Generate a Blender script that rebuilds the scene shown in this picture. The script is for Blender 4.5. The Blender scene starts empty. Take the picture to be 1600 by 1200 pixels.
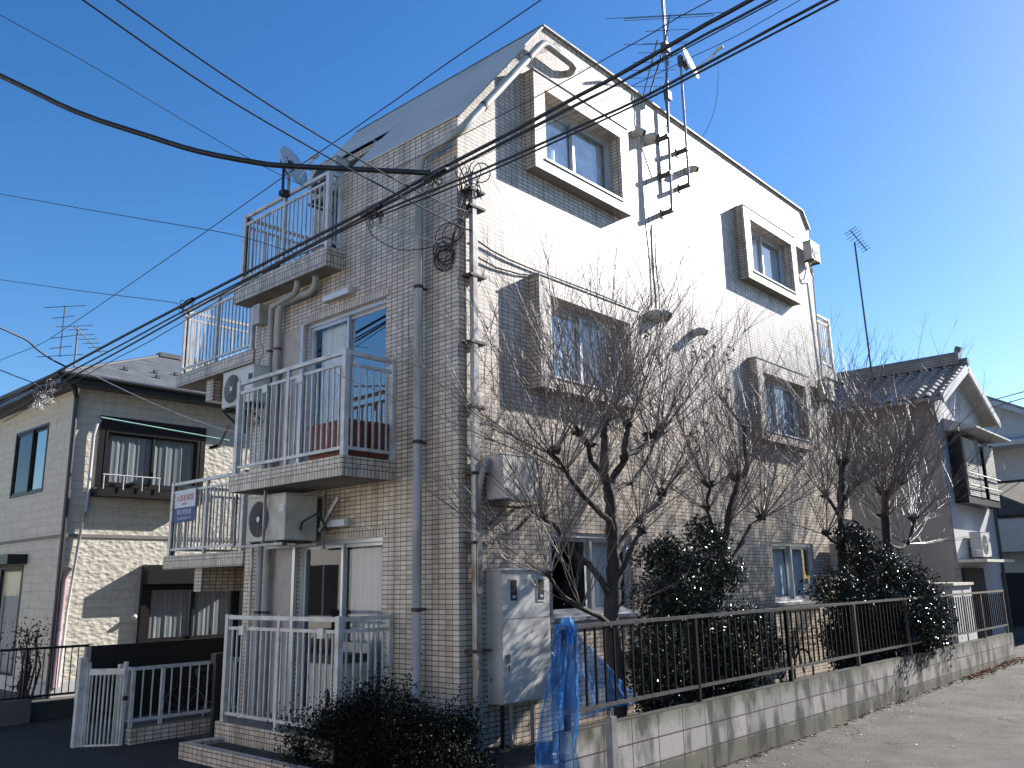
import bpy, math, random
from mathutils import Vector, Matrix
R = math.radians
random.seed(7)
sc = bpy.context.scene
COL = sc.collection

# ------------------------------------------------------------------ camera
cam = bpy.data.cameras.new("camera")
cam.sensor_width = 36.0
cam.lens = 36.0 * 1336.955 / 1600.0
cam.clip_start = 0.05
cam.clip_end = 2000
camo = bpy.data.objects.new("camera", cam)
COL.objects.link(camo)
_y, _p, _r = 7.31785375e-01, 2.27971559e-01, -1.94433888e-02
_fw = Vector((math.cos(_y)*math.cos(_p), math.sin(_y)*math.cos(_p), math.sin(_p)))
_rt = Vector((math.sin(_y), -math.cos(_y), 0))
_up = _rt.cross(_fw)
_rt2 = math.cos(_r)*_rt + math.sin(_r)*_up
_up2 = -math.sin(_r)*_rt + math.cos(_r)*_up
camo.matrix_world = Matrix(((_rt2.x, _up2.x, -_fw.x, -6.12), (_rt2.y, _up2.y, -_fw.y, -6.25),
                            (_rt2.z, _up2.z, -_fw.z, 1.5), (0, 0, 0, 1)))
sc.camera = camo

# ------------------------------------------------------------------ light
SUN_DIR = Vector((0.54, -0.16, 0.31)).normalized()          # towards the sun
world = bpy.data.worlds.new("World")
sc.world = world
world.use_nodes = True
wn = world.node_tree.nodes
wl = world.node_tree.links
bg = wn["Background"]
sky = wn.new("ShaderNodeTexSky")
sky.sky_type = 'NISHITA'
sky.sun_disc = False
sky.sun_elevation = math.asin(SUN_DIR.z)
sky.sun_rotation = math.atan2(SUN_DIR.x, SUN_DIR.y)
sky.altitude = 100
sky.air_density = 1.0
sky.dust_density = 0.35
sky.ozone_density = 3.0
hs = wn.new("ShaderNodeHueSaturation")
hs.inputs["Hue"].default_value = 0.505
hs.inputs["Saturation"].default_value = 1.29
wl.new(sky.outputs[0], hs.inputs["Color"])
wl.new(hs.outputs[0], bg.inputs[0])
bg.inputs[1].default_value = 0.088
sun = bpy.data.lights.new("sun", 'SUN')
sun.energy = 5.0
sun.angle = R(0.53)
sun.color = (1.0, 0.965, 0.92)
suno = bpy.data.objects.new("sun", sun)
COL.objects.link(suno)
suno.rotation_euler = (-SUN_DIR).to_track_quat('-Z', 'Y').to_euler()
suno.location = (12, -8, 14)
sc.view_settings.view_transform = 'Standard'
sc.view_settings.look = 'None'
sc.view_settings.gamma = 1
sc.view_settings.exposure = 1.10
sc.render.engine = 'CYCLES'
sc.cycles.max_bounces = 6
sc.cycles.transparent_max_bounces = 12

# ------------------------------------------------------------------ materials
def mat(name):
    m = bpy.data.materials.new(name)
    m.use_nodes = True
    nt = m.node_tree
    return m, nt, nt.nodes["Principled BSDF"]

def N(nt, t, **k):
    n = nt.nodes.new(t)
    for a, b in k.items():
        setattr(n, a, b)
    return n

def ramp(nt, src, a, ca, b, cb):
    r = N(nt, "ShaderNodeValToRGB")
    r.color_ramp.elements[0].position = a
    r.color_ramp.elements[0].color = (*ca, 1)
    r.color_ramp.elements[1].position = b
    r.color_ramp.elements[1].color = (*cb, 1)
    nt.links.new(src, r.inputs[0])
    return r.outputs[0]

def noise(nt, scale, vec=None, detail=4, stretch=None):
    n = N(nt, "ShaderNodeTexNoise")
    n.inputs["Scale"].default_value = scale
    n.inputs["Detail"].default_value = detail
    if vec is None:
        vec = N(nt, "ShaderNodeNewGeometry").outputs["Position"]
    if stretch:
        mp = N(nt, "ShaderNodeMapping")
        mp.inputs["Scale"].default_value = stretch
        nt.links.new(vec, mp.inputs[0])
        vec = mp.outputs[0]
    nt.links.new(vec, n.inputs["Vector"])
    return n.outputs[0]

def mul(nt, c1, c2, fac=1.0, mode='MULTIPLY'):
    m = N(nt, "ShaderNodeMixRGB", blend_type=mode)
    m.inputs[0].default_value = fac
    for i, c in ((1, c1), (2, c2)):
        if isinstance(c, tuple):
            m.inputs[i].default_value = (*c, 1)
        else:
            nt.links.new(c, m.inputs[i])
    return m.outputs[0]

def bump(nt, b, h, strength=0.3, dist=0.01):
    n = N(nt, "ShaderNodeBump")
    n.inputs["Strength"].default_value = strength
    n.inputs["Distance"].default_value = dist
    nt.links.new(h, n.inputs["Height"])
    nt.links.new(n.outputs[0], b.inputs["Normal"])

def plain(name, col, rough=0.6, metal=0.0, var=0.12, scale=6.0, dirt=None, spec=None, stretch=None):
    """one-colour surface with slight mottling and optional dirt blotches"""
    m, nt, b = mat(name)
    n = noise(nt, scale, stretch=stretch)
    lo = tuple(max(0, c*(1-var)) for c in col)
    hi = tuple(min(1, c*(1+var)) for c in col)
    c = ramp(nt, n, 0.3, lo, 0.7, hi)
    if dirt:
        d = noise(nt, dirt[0], detail=8, stretch=dirt[2] if len(dirt) > 2 else None)
        f = ramp(nt, d, 0.45, (1, 1, 1), 0.75, dirt[1])
        c = mul(nt, c, f)
    nt.links.new(c, b.inputs["Base Color"])
    b.inputs["Roughness"].default_value = rough
    b.inputs["Metallic"].default_value = metal
    if spec is not None:
        b.inputs["Specular IOR Level"].default_value = spec
    return m

def wall_uv(nt, ox=0.0, oz=0.0):
    """x or y (whichever runs along the wall) and z as a 2D vector"""
    g = N(nt, "ShaderNodeNewGeometry")
    sp = N(nt, "ShaderNodeSeparateXYZ")
    nt.links.new(g.outputs["Position"], sp.inputs[0])
    sn = N(nt, "ShaderNodeSeparateXYZ")
    nt.links.new(g.outputs["True Normal"], sn.inputs[0])
    ab = N(nt, "ShaderNodeMath", operation='ABSOLUTE')
    nt.links.new(sn.outputs[0], ab.inputs[0])
    gt = N(nt, "ShaderNodeMath", operation='GREATER_THAN')
    nt.links.new(ab.outputs[0], gt.inputs[0])
    gt.inputs[1].default_value = 0.5
    mx = N(nt, "ShaderNodeMix", data_type='FLOAT')
    nt.links.new(gt.outputs[0], mx.inputs[0])
    nt.links.new(sp.outputs[0], mx.inputs[2])
    nt.links.new(sp.outputs[1], mx.inputs[3])
    ax = N(nt, "ShaderNodeMath", operation='ADD')
    nt.links.new(mx.outputs[0], ax.inputs[0]); ax.inputs[1].default_value = ox
    az = N(nt, "ShaderNodeMath", operation='ADD')
    nt.links.new(sp.outputs[2], az.inputs[0]); az.inputs[1].default_value = oz
    cb = N(nt, "ShaderNodeCombineXYZ")
    nt.links.new(ax.outputs[0], cb.inputs[0])
    nt.links.new(az.outputs[0], cb.inputs[1])
    return cb.outputs[0]

def brick(nt, uv, w, h, mort, c1, c2, cm, offset=0.0, smooth=0.1):
    t = N(nt, "ShaderNodeTexBrick")
    t.offset = offset
    t.squash = 1.0
    t.inputs["Scale"].default_value = 1.0
    t.inputs["Brick Width"].default_value = w
    t.inputs["Row Height"].default_value = h
    t.inputs["Mortar Size"].default_value = mort
    t.inputs["Mortar Smooth"].default_value = smooth
    t.inputs["Bias"].default_value = 0.0
    t.inputs["Color1"].default_value = (*c1, 1)
    t.inputs["Color2"].default_value = (*c2, 1)
    t.inputs["Mortar"].default_value = (*cm, 1)
    nt.links.new(uv, t.inputs["Vector"])
    return t

def tile_mat(name, w, h, ox=0.0, oz=0.0):
    m, nt, b = mat(name)
    uv = wall_uv(nt, ox, oz)
    t = brick(nt, uv, w, h, 0.0047, (0.70, 0.605, 0.50), (0.50, 0.42, 0.34), (0.075, 0.052, 0.042))
    big = noise(nt, 0.9, detail=5)
    c = mul(nt, t.outputs[0], ramp(nt, big, 0.35, (0.90, 0.88, 0.86), 0.65, (1, 1, 1)))
    st = noise(nt, 2.2, detail=6, stretch=(2.2, 2.2, 0.16))      # rain streaks
    c = mul(nt, c, ramp(nt, st, 0.50, (1, 1, 1), 0.74, (0.54, 0.51, 0.47)))
    nt.links.new(c, b.inputs["Base Color"])
    b.inputs["Roughness"].default_value = 0.36
    b.inputs["Specular IOR Level"].default_value = 0.5
    inv = N(nt, "ShaderNodeMath", operation='SUBTRACT')
    inv.inputs[0].default_value = 1.0
    nt.links.new(t.outputs[1], inv.inputs[1])
    ad = N(nt, "ShaderNodeMath", operation='MULTIPLY_ADD')
    nt.links.new(noise(nt, 60, detail=2), ad.inputs[0])
    ad.inputs[1].default_value = 0.12
    nt.links.new(inv.outputs[0], ad.inputs[2])
    bump(nt, b, ad.outputs[0], 0.35, 0.004)
    return m

M = {}
M['tile'] = tile_mat("tile_cladding", 0.1, 0.05)
M['soldier'] = tile_mat("tile_edge", 0.05, 0.1, 0, 0.0)
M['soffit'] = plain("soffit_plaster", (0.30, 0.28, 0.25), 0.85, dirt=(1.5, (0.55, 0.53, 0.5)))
M['slate'] = plain("roof_sheet", (0.52, 0.495, 0.45), 0.55, var=0.10, scale=40, dirt=(1.2, (0.85, 0.85, 0.85)))
M['trim'] = plain("dark_flashing", (0.10, 0.10, 0.10), 0.5)
M['alu'] = plain("white_aluminium", (0.60, 0.59, 0.57), 0.42, 0.15, var=0.06, dirt=(7, (0.66, 0.63, 0.58)))
M['sash'] = plain("silver_sash", (0.55, 0.56, 0.58), 0.32, 0.5, var=0.05)
M['pvc'] = plain("grey_pvc", (0.42, 0.40, 0.36), 0.42, var=0.08, scale=3, dirt=(2.5, (0.6, 0.56, 0.5), (3, 3, 0.5)))
M['conduit'] = plain("conduit_grey", (0.42, 0.41, 0.39), 0.3, 0.3, dirt=(6, (0.42, 0.22, 0.12), (1, 1, 0.6)))
M['clamp'] = plain("rusty_clamp", (0.06, 0.04, 0.035), 0.7)
M['black'] = plain("black_cable", (0.016, 0.016, 0.018), 0.45, var=0.3)
M['wire'] = plain("grey_wire", (0.05, 0.05, 0.055), 0.5)
M['pale'] = plain("pale_wire", (0.45, 0.45, 0.43), 0.5)
M['acw'] = plain("ac_cream", (0.50, 0.48, 0.43), 0.45, dirt=(4, (0.68, 0.64, 0.58)))
M['acd'] = plain("ac_dark_grille", (0.03, 0.03, 0.032), 0.5)
M['steel'] = plain("galvanised_steel", (0.32, 0.32, 0.33), 0.45, 0.6, dirt=(8, (0.6, 0.5, 0.42)))
M['dark_steel'] = plain("weathered_bracket", (0.09, 0.085, 0.08), 0.55, 0.3)
M['meter'] = plain("cabinet_paint", (0.60, 0.58, 0.55), 0.42, var=0.05, dirt=(2.2, (0.75, 0.72, 0.68)))
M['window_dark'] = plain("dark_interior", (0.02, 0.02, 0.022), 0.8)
M['curtain'] = plain("white_curtain", (0.75, 0.74, 0.70), 0.85, var=0.15, scale=9, stretch=(8, 8, 0.3))
M['sheet'] = plain("translucent_sheet", (0.58, 0.68, 0.72), 0.55, var=0.35, scale=5)
M['lace'] = plain("lace_curtain", (0.27, 0.26, 0.24), 0.9, var=0.2, scale=9, stretch=(8, 8, 0.3))
M['shade_cur'] = plain("grey_curtain", (0.42, 0.40, 0.37), 0.85, var=0.15, scale=9, stretch=(8, 8, 0.3))
M['fence'] = plain("bronze_fence", (0.006, 0.0055, 0.0055), 0.6, 0.0, var=0.2, spec=0.1)
M['rail_top'] = plain("worn_rail", (0.12, 0.115, 0.115), 0.33, 0.5, var=0.2, scale=14)
M['blackm'] = plain("black_metal", (0.012, 0.012, 0.013), 0.45)
M['brownm'] = plain("dark_bronze_frame", (0.016, 0.014, 0.014), 0.4, 0.3)
M['fascia'] = plain("black_gutter", (0.022, 0.022, 0.024), 0.35)
M['terra'] = plain("terracotta", (0.20, 0.062, 0.042), 0.7)
M['bark'] = plain("grey_bark", (0.040, 0.032, 0.028), 0.85, var=0.35, scale=22, dirt=(5, (0.45, 0.5, 0.4)))
M['twig'] = plain("twig_bark", (0.155, 0.12, 0.105), 0.5, var=0.3, scale=20)
M['dirt'] = plain("soil", (0.055, 0.043, 0.032), 0.95, var=0.4, scale=9)
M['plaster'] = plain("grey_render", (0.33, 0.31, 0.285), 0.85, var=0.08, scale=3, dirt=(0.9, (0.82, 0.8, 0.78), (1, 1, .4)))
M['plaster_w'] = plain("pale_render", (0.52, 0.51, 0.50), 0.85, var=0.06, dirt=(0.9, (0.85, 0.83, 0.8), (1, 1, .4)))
M['plaster_l'] = plain("light_render", (0.72, 0.68, 0.62), 0.85, var=0.04)  # kept pale so the added side-street houses bounce more daylight
M['plaster_b'] = plain("bluish_render", (0.58, 0.56, 0.53), 0.85, var=0.06)
M['louver'] = plain("cream_louver", (0.62, 0.58, 0.50), 0.6)
M['kawara'] = plain("glazed_roof_tile", (0.15, 0.15, 0.155), 0.33, var=0.3, scale=3)
M['leaf_dead'] = plain("dead_leaf", (0.20, 0.07, 0.03), 0.8, var=0.4, scale=30)
M['paper'] = plain("white_litter", (0.75, 0.75, 0.72), 0.8)
M['rubber'] = plain("rubber", (0.02, 0.02, 0.02), 0.8)
M['green_pole'] = plain("green_pole", (0.28, 0.48, 0.40), 0.4)
M['red_ink'] = plain("red_ink", (0.45, 0.02, 0.02), 0.6, var=0.02)
M['blue_panel'] = plain("blue_panel", (0.02, 0.035, 0.20), 0.5, var=0.03)
M['white_panel'] = plain("white_panel", (0.62, 0.64, 0.68), 0.5, var=0.03)
M['skin_tile'] = plain("roof_shingle_plain", (0.1, 0.1, 0.1), 0.7)

def shingle():
    m, nt, b = mat("grey_shingle")
    g = N(nt, "ShaderNodeNewGeometry")
    sp = N(nt, "ShaderNodeSeparateXYZ"); nt.links.new(g.outputs[0], sp.inputs[0])
    ml = N(nt, "ShaderNodeMath", operation='MULTIPLY'); ml.inputs[1].default_value = 2.3
    nt.links.new(sp.outputs[2], ml.inputs[0])
    ad = N(nt, "ShaderNodeMath", operation='ADD')
    nt.links.new(sp.outputs[0], ad.inputs[0]); nt.links.new(sp.outputs[1], ad.inputs[1])
    cb = N(nt, "ShaderNodeCombineXYZ"); nt.links.new(ad.outputs[0], cb.inputs[0]); nt.links.new(ml.outputs[0], cb.inputs[1])
    t = brick(nt, cb.outputs[0], 0.45, 0.2, 0.012, (0.15, 0.15, 0.155), (0.10, 0.10, 0.105), (0.03, 0.03, 0.03), 0.5)
    nt.links.new(t.outputs[0], b.inputs["Base Color"])
    b.inputs["Roughness"].default_value = 0.6
    return m
M['shingle'] = shingle()

def siding():
    m, nt, b = mat("embossed_siding")
    uv = wall_uv(nt)
    t = brick(nt, uv, 0.455, 0.15, 0.005, (0.62, 0.575, 0.48), (0.58, 0.535, 0.445), (0.44, 0.405, 0.335))
    n = noise(nt, 7, detail=5)
    v = N(nt, "ShaderNodeTexVoronoi"); v.inputs["Scale"].default_value = 9
    mp = N(nt, "ShaderNodeMapping"); mp.inputs["Scale"].default_value = (1, 1, 1.8)
    nt.links.new(N(nt, "ShaderNodeNewGeometry").outputs[0], mp.inputs[0]); nt.links.new(mp.outputs[0], v.inputs["Vector"])
    c = mul(nt, t.outputs[0], ramp(nt, n, 0.3, (0.88, 0.87, 0.85), 0.6, (1, 1, 1)))
    nt.links.new(c, b.inputs["Base Color"])
    b.inputs["Roughness"].default_value = 0.8
    s = N(nt, "ShaderNodeMath", operation='MULTIPLY_ADD')
    nt.links.new(n, s.inputs[0]); s.inputs[1].default_value = 1.2
    nt.links.new(v.outputs["Distance"], s.inputs[2])
    s2 = N(nt, "ShaderNodeMath", operation='MULTIPLY_ADD')
    nt.links.new(t.outputs[1], s2.inputs[0]); s2.inputs[1].default_value = -0.35; nt.links.new(s.outputs[0], s2.inputs[2])
    bump(nt, b, s2.outputs[0], 0.75, 0.018)
    return m
M['siding'] = siding()

def block():
    m, nt, b = mat("concrete_block")
    uv = wall_uv(nt, 0.2, 0.03)
    t = brick(nt, uv, 0.4, 0.2, 0.006, (0.34, 0.315, 0.28), (0.20, 0.19, 0.17), (0.04, 0.028, 0.024), smooth=0.0)
    st = noise(nt, 2.6, detail=8, stretch=(2.0, 2.0, 0.9))
    c = mul(nt, t.outputs[0], ramp(nt, st, 0.44, (1, 1, 1), 0.60, (0.22, 0.22, 0.20)))
    # moss and soil splash on the lowest course, algae along the top edge
    g = N(nt, "ShaderNodeNewGeometry"); sp = N(nt, "ShaderNodeSeparateXYZ"); nt.links.new(g.outputs[0], sp.inputs[0])
    zn = N(nt, "ShaderNodeMath", operation='MULTIPLY_ADD')
    nt.links.new(noise(nt, 9, detail=6), zn.inputs[0]); zn.inputs[1].default_value = 0.12
    nt.links.new(sp.outputs[2], zn.inputs[2])
    c = mul(nt, c, ramp(nt, zn.outputs[0], 0.0, (0.42, 0.42, 0.35), 0.05, (1, 1, 1)))
    c = mul(nt, c, ramp(nt, zn.outputs[0], 0.30, (1, 1, 1), 0.42, (0.55, 0.57, 0.46)))
    nt.links.new(c, b.inputs["Base Color"])
    b.inputs["Roughness"].default_value = 0.9
    bump(nt, b, noise(nt, 90, detail=3), 0.4, 0.006)
    return m
M['block'] = block()

def asphalt():
    m, nt, b = mat("old_asphalt")
    n1 = noise(nt, 0.8, detail=8)
    c = ramp(nt, n1, 0.35, (0.085, 0.077, 0.067), 0.65, (0.125, 0.114, 0.10))
    n2 = noise(nt, 120, detail=2)
    c = mul(nt, c, ramp(nt, n2, 0.35, (0.6, 0.6, 0.6), 0.65, (1.25, 1.25, 1.25)))
    n3 = noise(nt, 5, detail=6)
    c = mul(nt, c, ramp(nt, n3, 0.60, (1, 1, 1), 0.70, (0.62, 0.60, 0.56)))
    vo = N(nt, "ShaderNodeTexVoronoi"); vo.feature = 'DISTANCE_TO_EDGE'; vo.inputs["Scale"].default_value = 0.55
    g = N(nt, "ShaderNodeNewGeometry")
    wv = N(nt, "ShaderNodeMixRGB", blend_type='ADD'); wv.inputs[0].default_value = 0.35
    nz = N(nt, "ShaderNodeTexNoise"); nz.inputs["Scale"].default_value = 2.5; nz.inputs["Detail"].default_value = 5
    nt.links.new(g.outputs[0], nz.inputs["Vector"]); nt.links.new(g.outputs[0], wv.inputs[1]); nt.links.new(nz.outputs[1], wv.inputs[2])
    nt.links.new(wv.outputs[0], vo.inputs["Vector"])
    cr = ramp(nt, vo.outputs["Distance"], 0.004, (0.35, 0.32, 0.30), 0.012, (1, 1, 1))
    msk = ramp(nt, noise(nt, 0.6, detail=3), 0.48, (0, 0, 0), 0.56, (1, 1, 1))
    mc = N(nt, "ShaderNodeMixRGB", blend_type='MULTIPLY'); nt.links.new(msk, mc.inputs[0]); nt.links.new(c, mc.inputs[1]); nt.links.new(cr, mc.inputs[2])
    c = mc.outputs[0]
    c = mul(nt, c, ramp(nt, noise(nt, 1.7, detail=9), 0.42, (1.15, 1.13, 1.08), 0.66, (0.72, 0.68, 0.62)))
    nt.links.new(c, b.inputs["Base Color"])
    b.inputs["Roughness"].default_value = 0.85
    bump(nt, b, n2, 1.0, 0.015)
    return m
M['asphalt'] = asphalt()
M['drive'] = plain("dark_asphalt", (0.017, 0.016, 0.015), 0.9, var=0.3, scale=60, dirt=(1.5, (0.6, 0.6, 0.6)))

def glass(name, tint=(0.9, 0.95, 1.0), base=0.06):
    m, nt, b = mat(name)
    nt.nodes.remove(b)
    out = nt.nodes["Material Output"]
    tr = N(nt, "ShaderNodeBsdfTransparent"); tr.inputs[0].default_value = (*tint, 1)
    gl = N(nt, "ShaderNodeBsdfGlossy"); gl.inputs["Roughness"].default_value = 0.015
    fr = N(nt, "ShaderNodeFresnel"); fr.inputs[0].default_value = 1.55
    ad = N(nt, "ShaderNodeMath", operation='ADD'); ad.inputs[1].default_value = base; ad.use_clamp = True
    bf = N(nt, "ShaderNodeNewGeometry")
    io = N(nt, "ShaderNodeMix", data_type='FLOAT'); io.inputs[2].default_value = 1.55; io.inputs[3].default_value = 1/1.55
    nt.links.new(bf.outputs["Backfacing"], io.inputs[0]); nt.links.new(io.outputs[0], fr.inputs[0])
    nt.links.new(fr.outputs[0], ad.inputs[0])
    mx = N(nt, "ShaderNodeMixShader")
    nt.links.new(ad.outputs[0], mx.inputs[0]); nt.links.new(tr.outputs[0], mx.inputs[1]); nt.links.new(gl.outputs[0], mx.inputs[2])
    nt.links.new(mx.outputs[0], out.inputs[0])
    return m
M['glass'] = glass("window_glass", base=0.02)
M['glass_b'] = glass("sky_reflecting_glass", base=0.22)
M['glass_m'] = glass("mirror_glass", (0.55, 0.6, 0.65), base=0.35)

def leafmat(name, c1, c2, rough=0.22, spec=0.6):
    m, nt, b = mat(name)
    oi = N(nt, "ShaderNodeNewGeometry")
    c = ramp(nt, oi.outputs["Random Per Island"], 0.0, c1, 1.0, c2)
    nt.links.new(c, b.inputs["Base Color"])
    b.inputs["Roughness"].default_value = rough
    b.inputs["Specular IOR Level"].default_value = spec
    return m
M['camellia'] = leafmat("camellia_leaf", (0.007, 0.011, 0.004), (0.024, 0.034, 0.012), 0.30, 0.6)
M['hedge'] = leafmat("hedge_leaf", (0.004, 0.006, 0.003), (0.012, 0.016, 0.007), 0.55, 0.15)

def tarpmat():
    m, nt, b = mat("blue_tarp")
    nt.nodes.remove(b)
    out = nt.nodes["Material Output"]
    b2 = N(nt, "ShaderNodeBsdfPrincipled")
    c = ramp(nt, noise(nt, 6, detail=5, stretch=(3, 3, .5)), 0.3, (0.02, 0.09, 0.30), 0.7, (0.06, 0.22, 0.55))
    nt.links.new(c, b2.inputs["Base Color"]); b2.inputs["Roughness"].default_value = 0.3
    bump(nt, b2, noise(nt, 11, detail=3, stretch=(3, 3, .4)), 1.0, 0.03)
    tl = N(nt, "ShaderNodeBsdfTranslucent"); tl.inputs[0].default_value = (0.08, 0.30, 0.65, 1)
    tr = N(nt, "ShaderNodeBsdfTransparent"); tr.inputs[0].default_value = (0.6, 0.8, 1.0, 1)
    m1 = N(nt, "ShaderNodeMixShader"); m1.inputs[0].default_value = 0.3
    nt.links.new(b2.outputs[0], m1.inputs[1]); nt.links.new(tl.outputs[0], m1.inputs[2])
    m2 = N(nt, "ShaderNodeMixShader")
    nt.links.new(ramp(nt, noise(nt, 3, detail=4), 0.35, (0.24, 0.24, 0.24), 0.66, (0.75, 0.75, 0.75)), m2.inputs[0])
    nt.links.new(m1.outputs[0], m2.inputs[1]); nt.links.new(tr.outputs[0], m2.inputs[2])
    nt.links.new(m2.outputs[0], out.inputs[0])
    return m
M['tarp'] = tarpmat()

# ------------------------------------------------------------------ mesh helpers
def tot(o):
    v = Vector((0, 0, 0))
    while o is not None:
        v += o.location
        o = o.parent
    return v

class MB:
    def __init__(s):
        s.v = []; s.f = []
    def add(s, vs, fs):
        b = len(s.v)
        s.v += [tuple(p) for p in vs]
        s.f += [tuple(i+b for i in f) for f in fs]
        return s
    def poly(s, pts):
        return s.add(pts, [tuple(range(len(pts)))])
    def box(s, x0, x1, y0, y1, z0, z1):
        vs = [(x, y, z) for z in (z0, z1) for y in (y0, y1) for x in (x0, x1)]
        return s.add(vs, [(0, 2, 3, 1), (4, 5, 7, 6), (0, 1, 5, 4), (2, 6, 7, 3), (0, 4, 6, 2), (1, 3, 7, 5)])
    def obox(s, a, b, w, h, up=(0, 0, 1)):
        """bar from a to b, section w (sideways) x h (up)"""
        a = Vector(a); b = Vector(b); d = (b-a).normalized(); u = Vector(up)
        if abs(d.dot(u)) > .95: u = Vector((1, 0, 0))
        sd = d.cross(u).normalized(); u = sd.cross(d).normalized()
        vs = []
        for p in (a, b):
            for i, j in ((-1, -1), (1, -1), (1, 1), (-1, 1)):
                vs.append(p + sd*(w/2*i) + u*(h/2*j))
        return s.add(vs, [(0, 1, 2, 3), (7, 6, 5, 4), (0, 4, 5, 1), (1, 5, 6, 2), (2, 6, 7, 3), (3, 7, 4, 0)])
    def tube(s, pts, r, n=6, cap=True):
        pts = [Vector(p) for p in pts]
        rr = r if isinstance(r, (list, tuple)) else [r]*len(pts)
        vs = []; fs = []
        ref = None
        for i, p in enumerate(pts):
            d = (pts[min(i+1, len(pts)-1)] - pts[max(i-1, 0)])
            if d.length < 1e-9: d = Vector((0, 0, 1))
            d.normalize()
            if ref is None:
                ref = Vector((0, 0, 1)) if abs(d.z) < .9 else Vector((1, 0, 0))
            a = d.cross(ref)
            if a.length < 1e-4: a = d.cross(Vector((0.3, 1, 0.2)))
            a.normalize(); b = a.cross(d).normalized(); ref = b
            for k in range(n):
                t = 2*math.pi*k/n
                vs.append(p + (a*math.cos(t) + b*math.sin(t))*rr[i])
        for i in range(len(pts)-1):
            for k in range(n):
                k2 = (k+1) % n
                fs.append((i*n+k, i*n+k2, (i+1)*n+k2, (i+1)*n+k))
        if cap:
            fs.append(tuple(range(n))); fs.append(tuple((len(pts)-1)*n+k for k in reversed(range(n))))
        return s.add(vs, fs)
    def disc(s, c, nrm, r, n=20, r2=None):
        c = Vector(c); q = Vector(nrm).to_track_quat('Z', 'Y')
        ring = [c + q @ Vector((r*math.cos(2*math.pi*k/n), (r2 or r)*math.sin(2*math.pi*k/n), 0)) for k in range(n)]
        return s.add(ring, [tuple(range(n))])
    def ring(s, c, nrm, r, t, n=20, m=5):
        c = Vector(c); q = Vector(nrm).to_track_quat('Z', 'Y')
        pts = [c + q @ Vector((r*math.cos(2*math.pi*k/n), r*math.sin(2*math.pi*k/n), 0)) for k in range(n+1)]
        return s.tube(pts, t, m, cap=False)
    def build(s, name, m, parent=None, origin=None, smooth=False):
        off = tot(parent) if parent else Vector(origin or (0, 0, 0))
        me = bpy.data.meshes.new(name)
        me.from_pydata([(x-off.x, y-off.y, z-off.z) for x, y, z in s.v], [], s.f)
        me.materials.append(M[m] if isinstance(m, str) else m)
        if smooth:
            me.polygons.foreach_set("use_smooth", [True]*len(me.polygons))
        me.update()
        o = bpy.data.objects.new(name, me)
        COL.objects.link(o)
        if parent: o.parent = parent
        elif origin: o.location = origin
        return o

def tag(o, label=None, cat=None, group=None, kind=None):
    if label: o["label"] = label
    if cat: o["category"] = cat
    if group: o["group"] = group
    if kind: o["kind"] = kind
    return o

def thing(name, loc, label, cat, group=None):
    o = bpy.data.objects.new(name, None)
    o.empty_display_size = 0.2
    o.location = loc
    COL.objects.link(o)
    return tag(o, label, cat, group)

def grid_wall(mb, axis, c, u0, u1, z0, z1, holes=(), rev=0.0, sign=1):
    """flat wall on plane x=c or y=c with rectangular openings and reveals going inwards (+axis)"""
    P = (lambda u, z, d=0: (c+d, u, z)) if axis == 'X' else (lambda u, z, d=0: (u, c+d, z))
    us = sorted({u0, u1, *[h[0] for h in holes], *[h[1] for h in holes]})
    zs = sorted({z0, z1, *[h[2] for h in holes], *[h[3] for h in holes]})
    us = [u for u in us if u0 <= u <= u1]; zs = [z for z in zs if z0 <= z <= z1]
    for i in range(len(us)-1):
        for j in range(len(zs)-1):
            um = (us[i]+us[i+1])/2; zm = (zs[j]+zs[j+1])/2
            if any(h[0] < um < h[1] and h[2] < zm < h[3] for h in holes): continue
            q = [P(us[i], zs[j]), P(us[i+1], zs[j]), P(us[i+1], zs[j+1]), P(us[i], zs[j+1])]
            if (axis == 'X'): q.reverse()
            mb.poly(q)
    if rev:
        for (a, b, s, t) in holes:
            mb.poly([P(a, s), P(a, t), P(a, t, rev), P(a, s, rev)])
            mb.poly([P(b, s), P(b, s, rev), P(b, t, rev), P(b, t)])
            mb.poly([P(a, t), P(b, t), P(b, t, rev), P(a, t, rev)])
            mb.poly([P(a, s), P(a, s, rev), P(b, s, rev), P(b, s)])
    return mb

def PP(axis, c):
    """function (u, d, z) -> world point; u along the wall, d inwards"""
    if axis == 'X': return lambda u, d, z: (c+d, u, z)
    return lambda u, d, z: (u, c+d, z)

def wbox(mb, axis, c, u0, u1, d0, d1, z0, z1):
    if axis == 'X': mb.box(c+d0, c+d1, u0, u1, z0, z1)
    else: mb.box(u0, u1, c+d0, c+d1, z0, z1)

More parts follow.
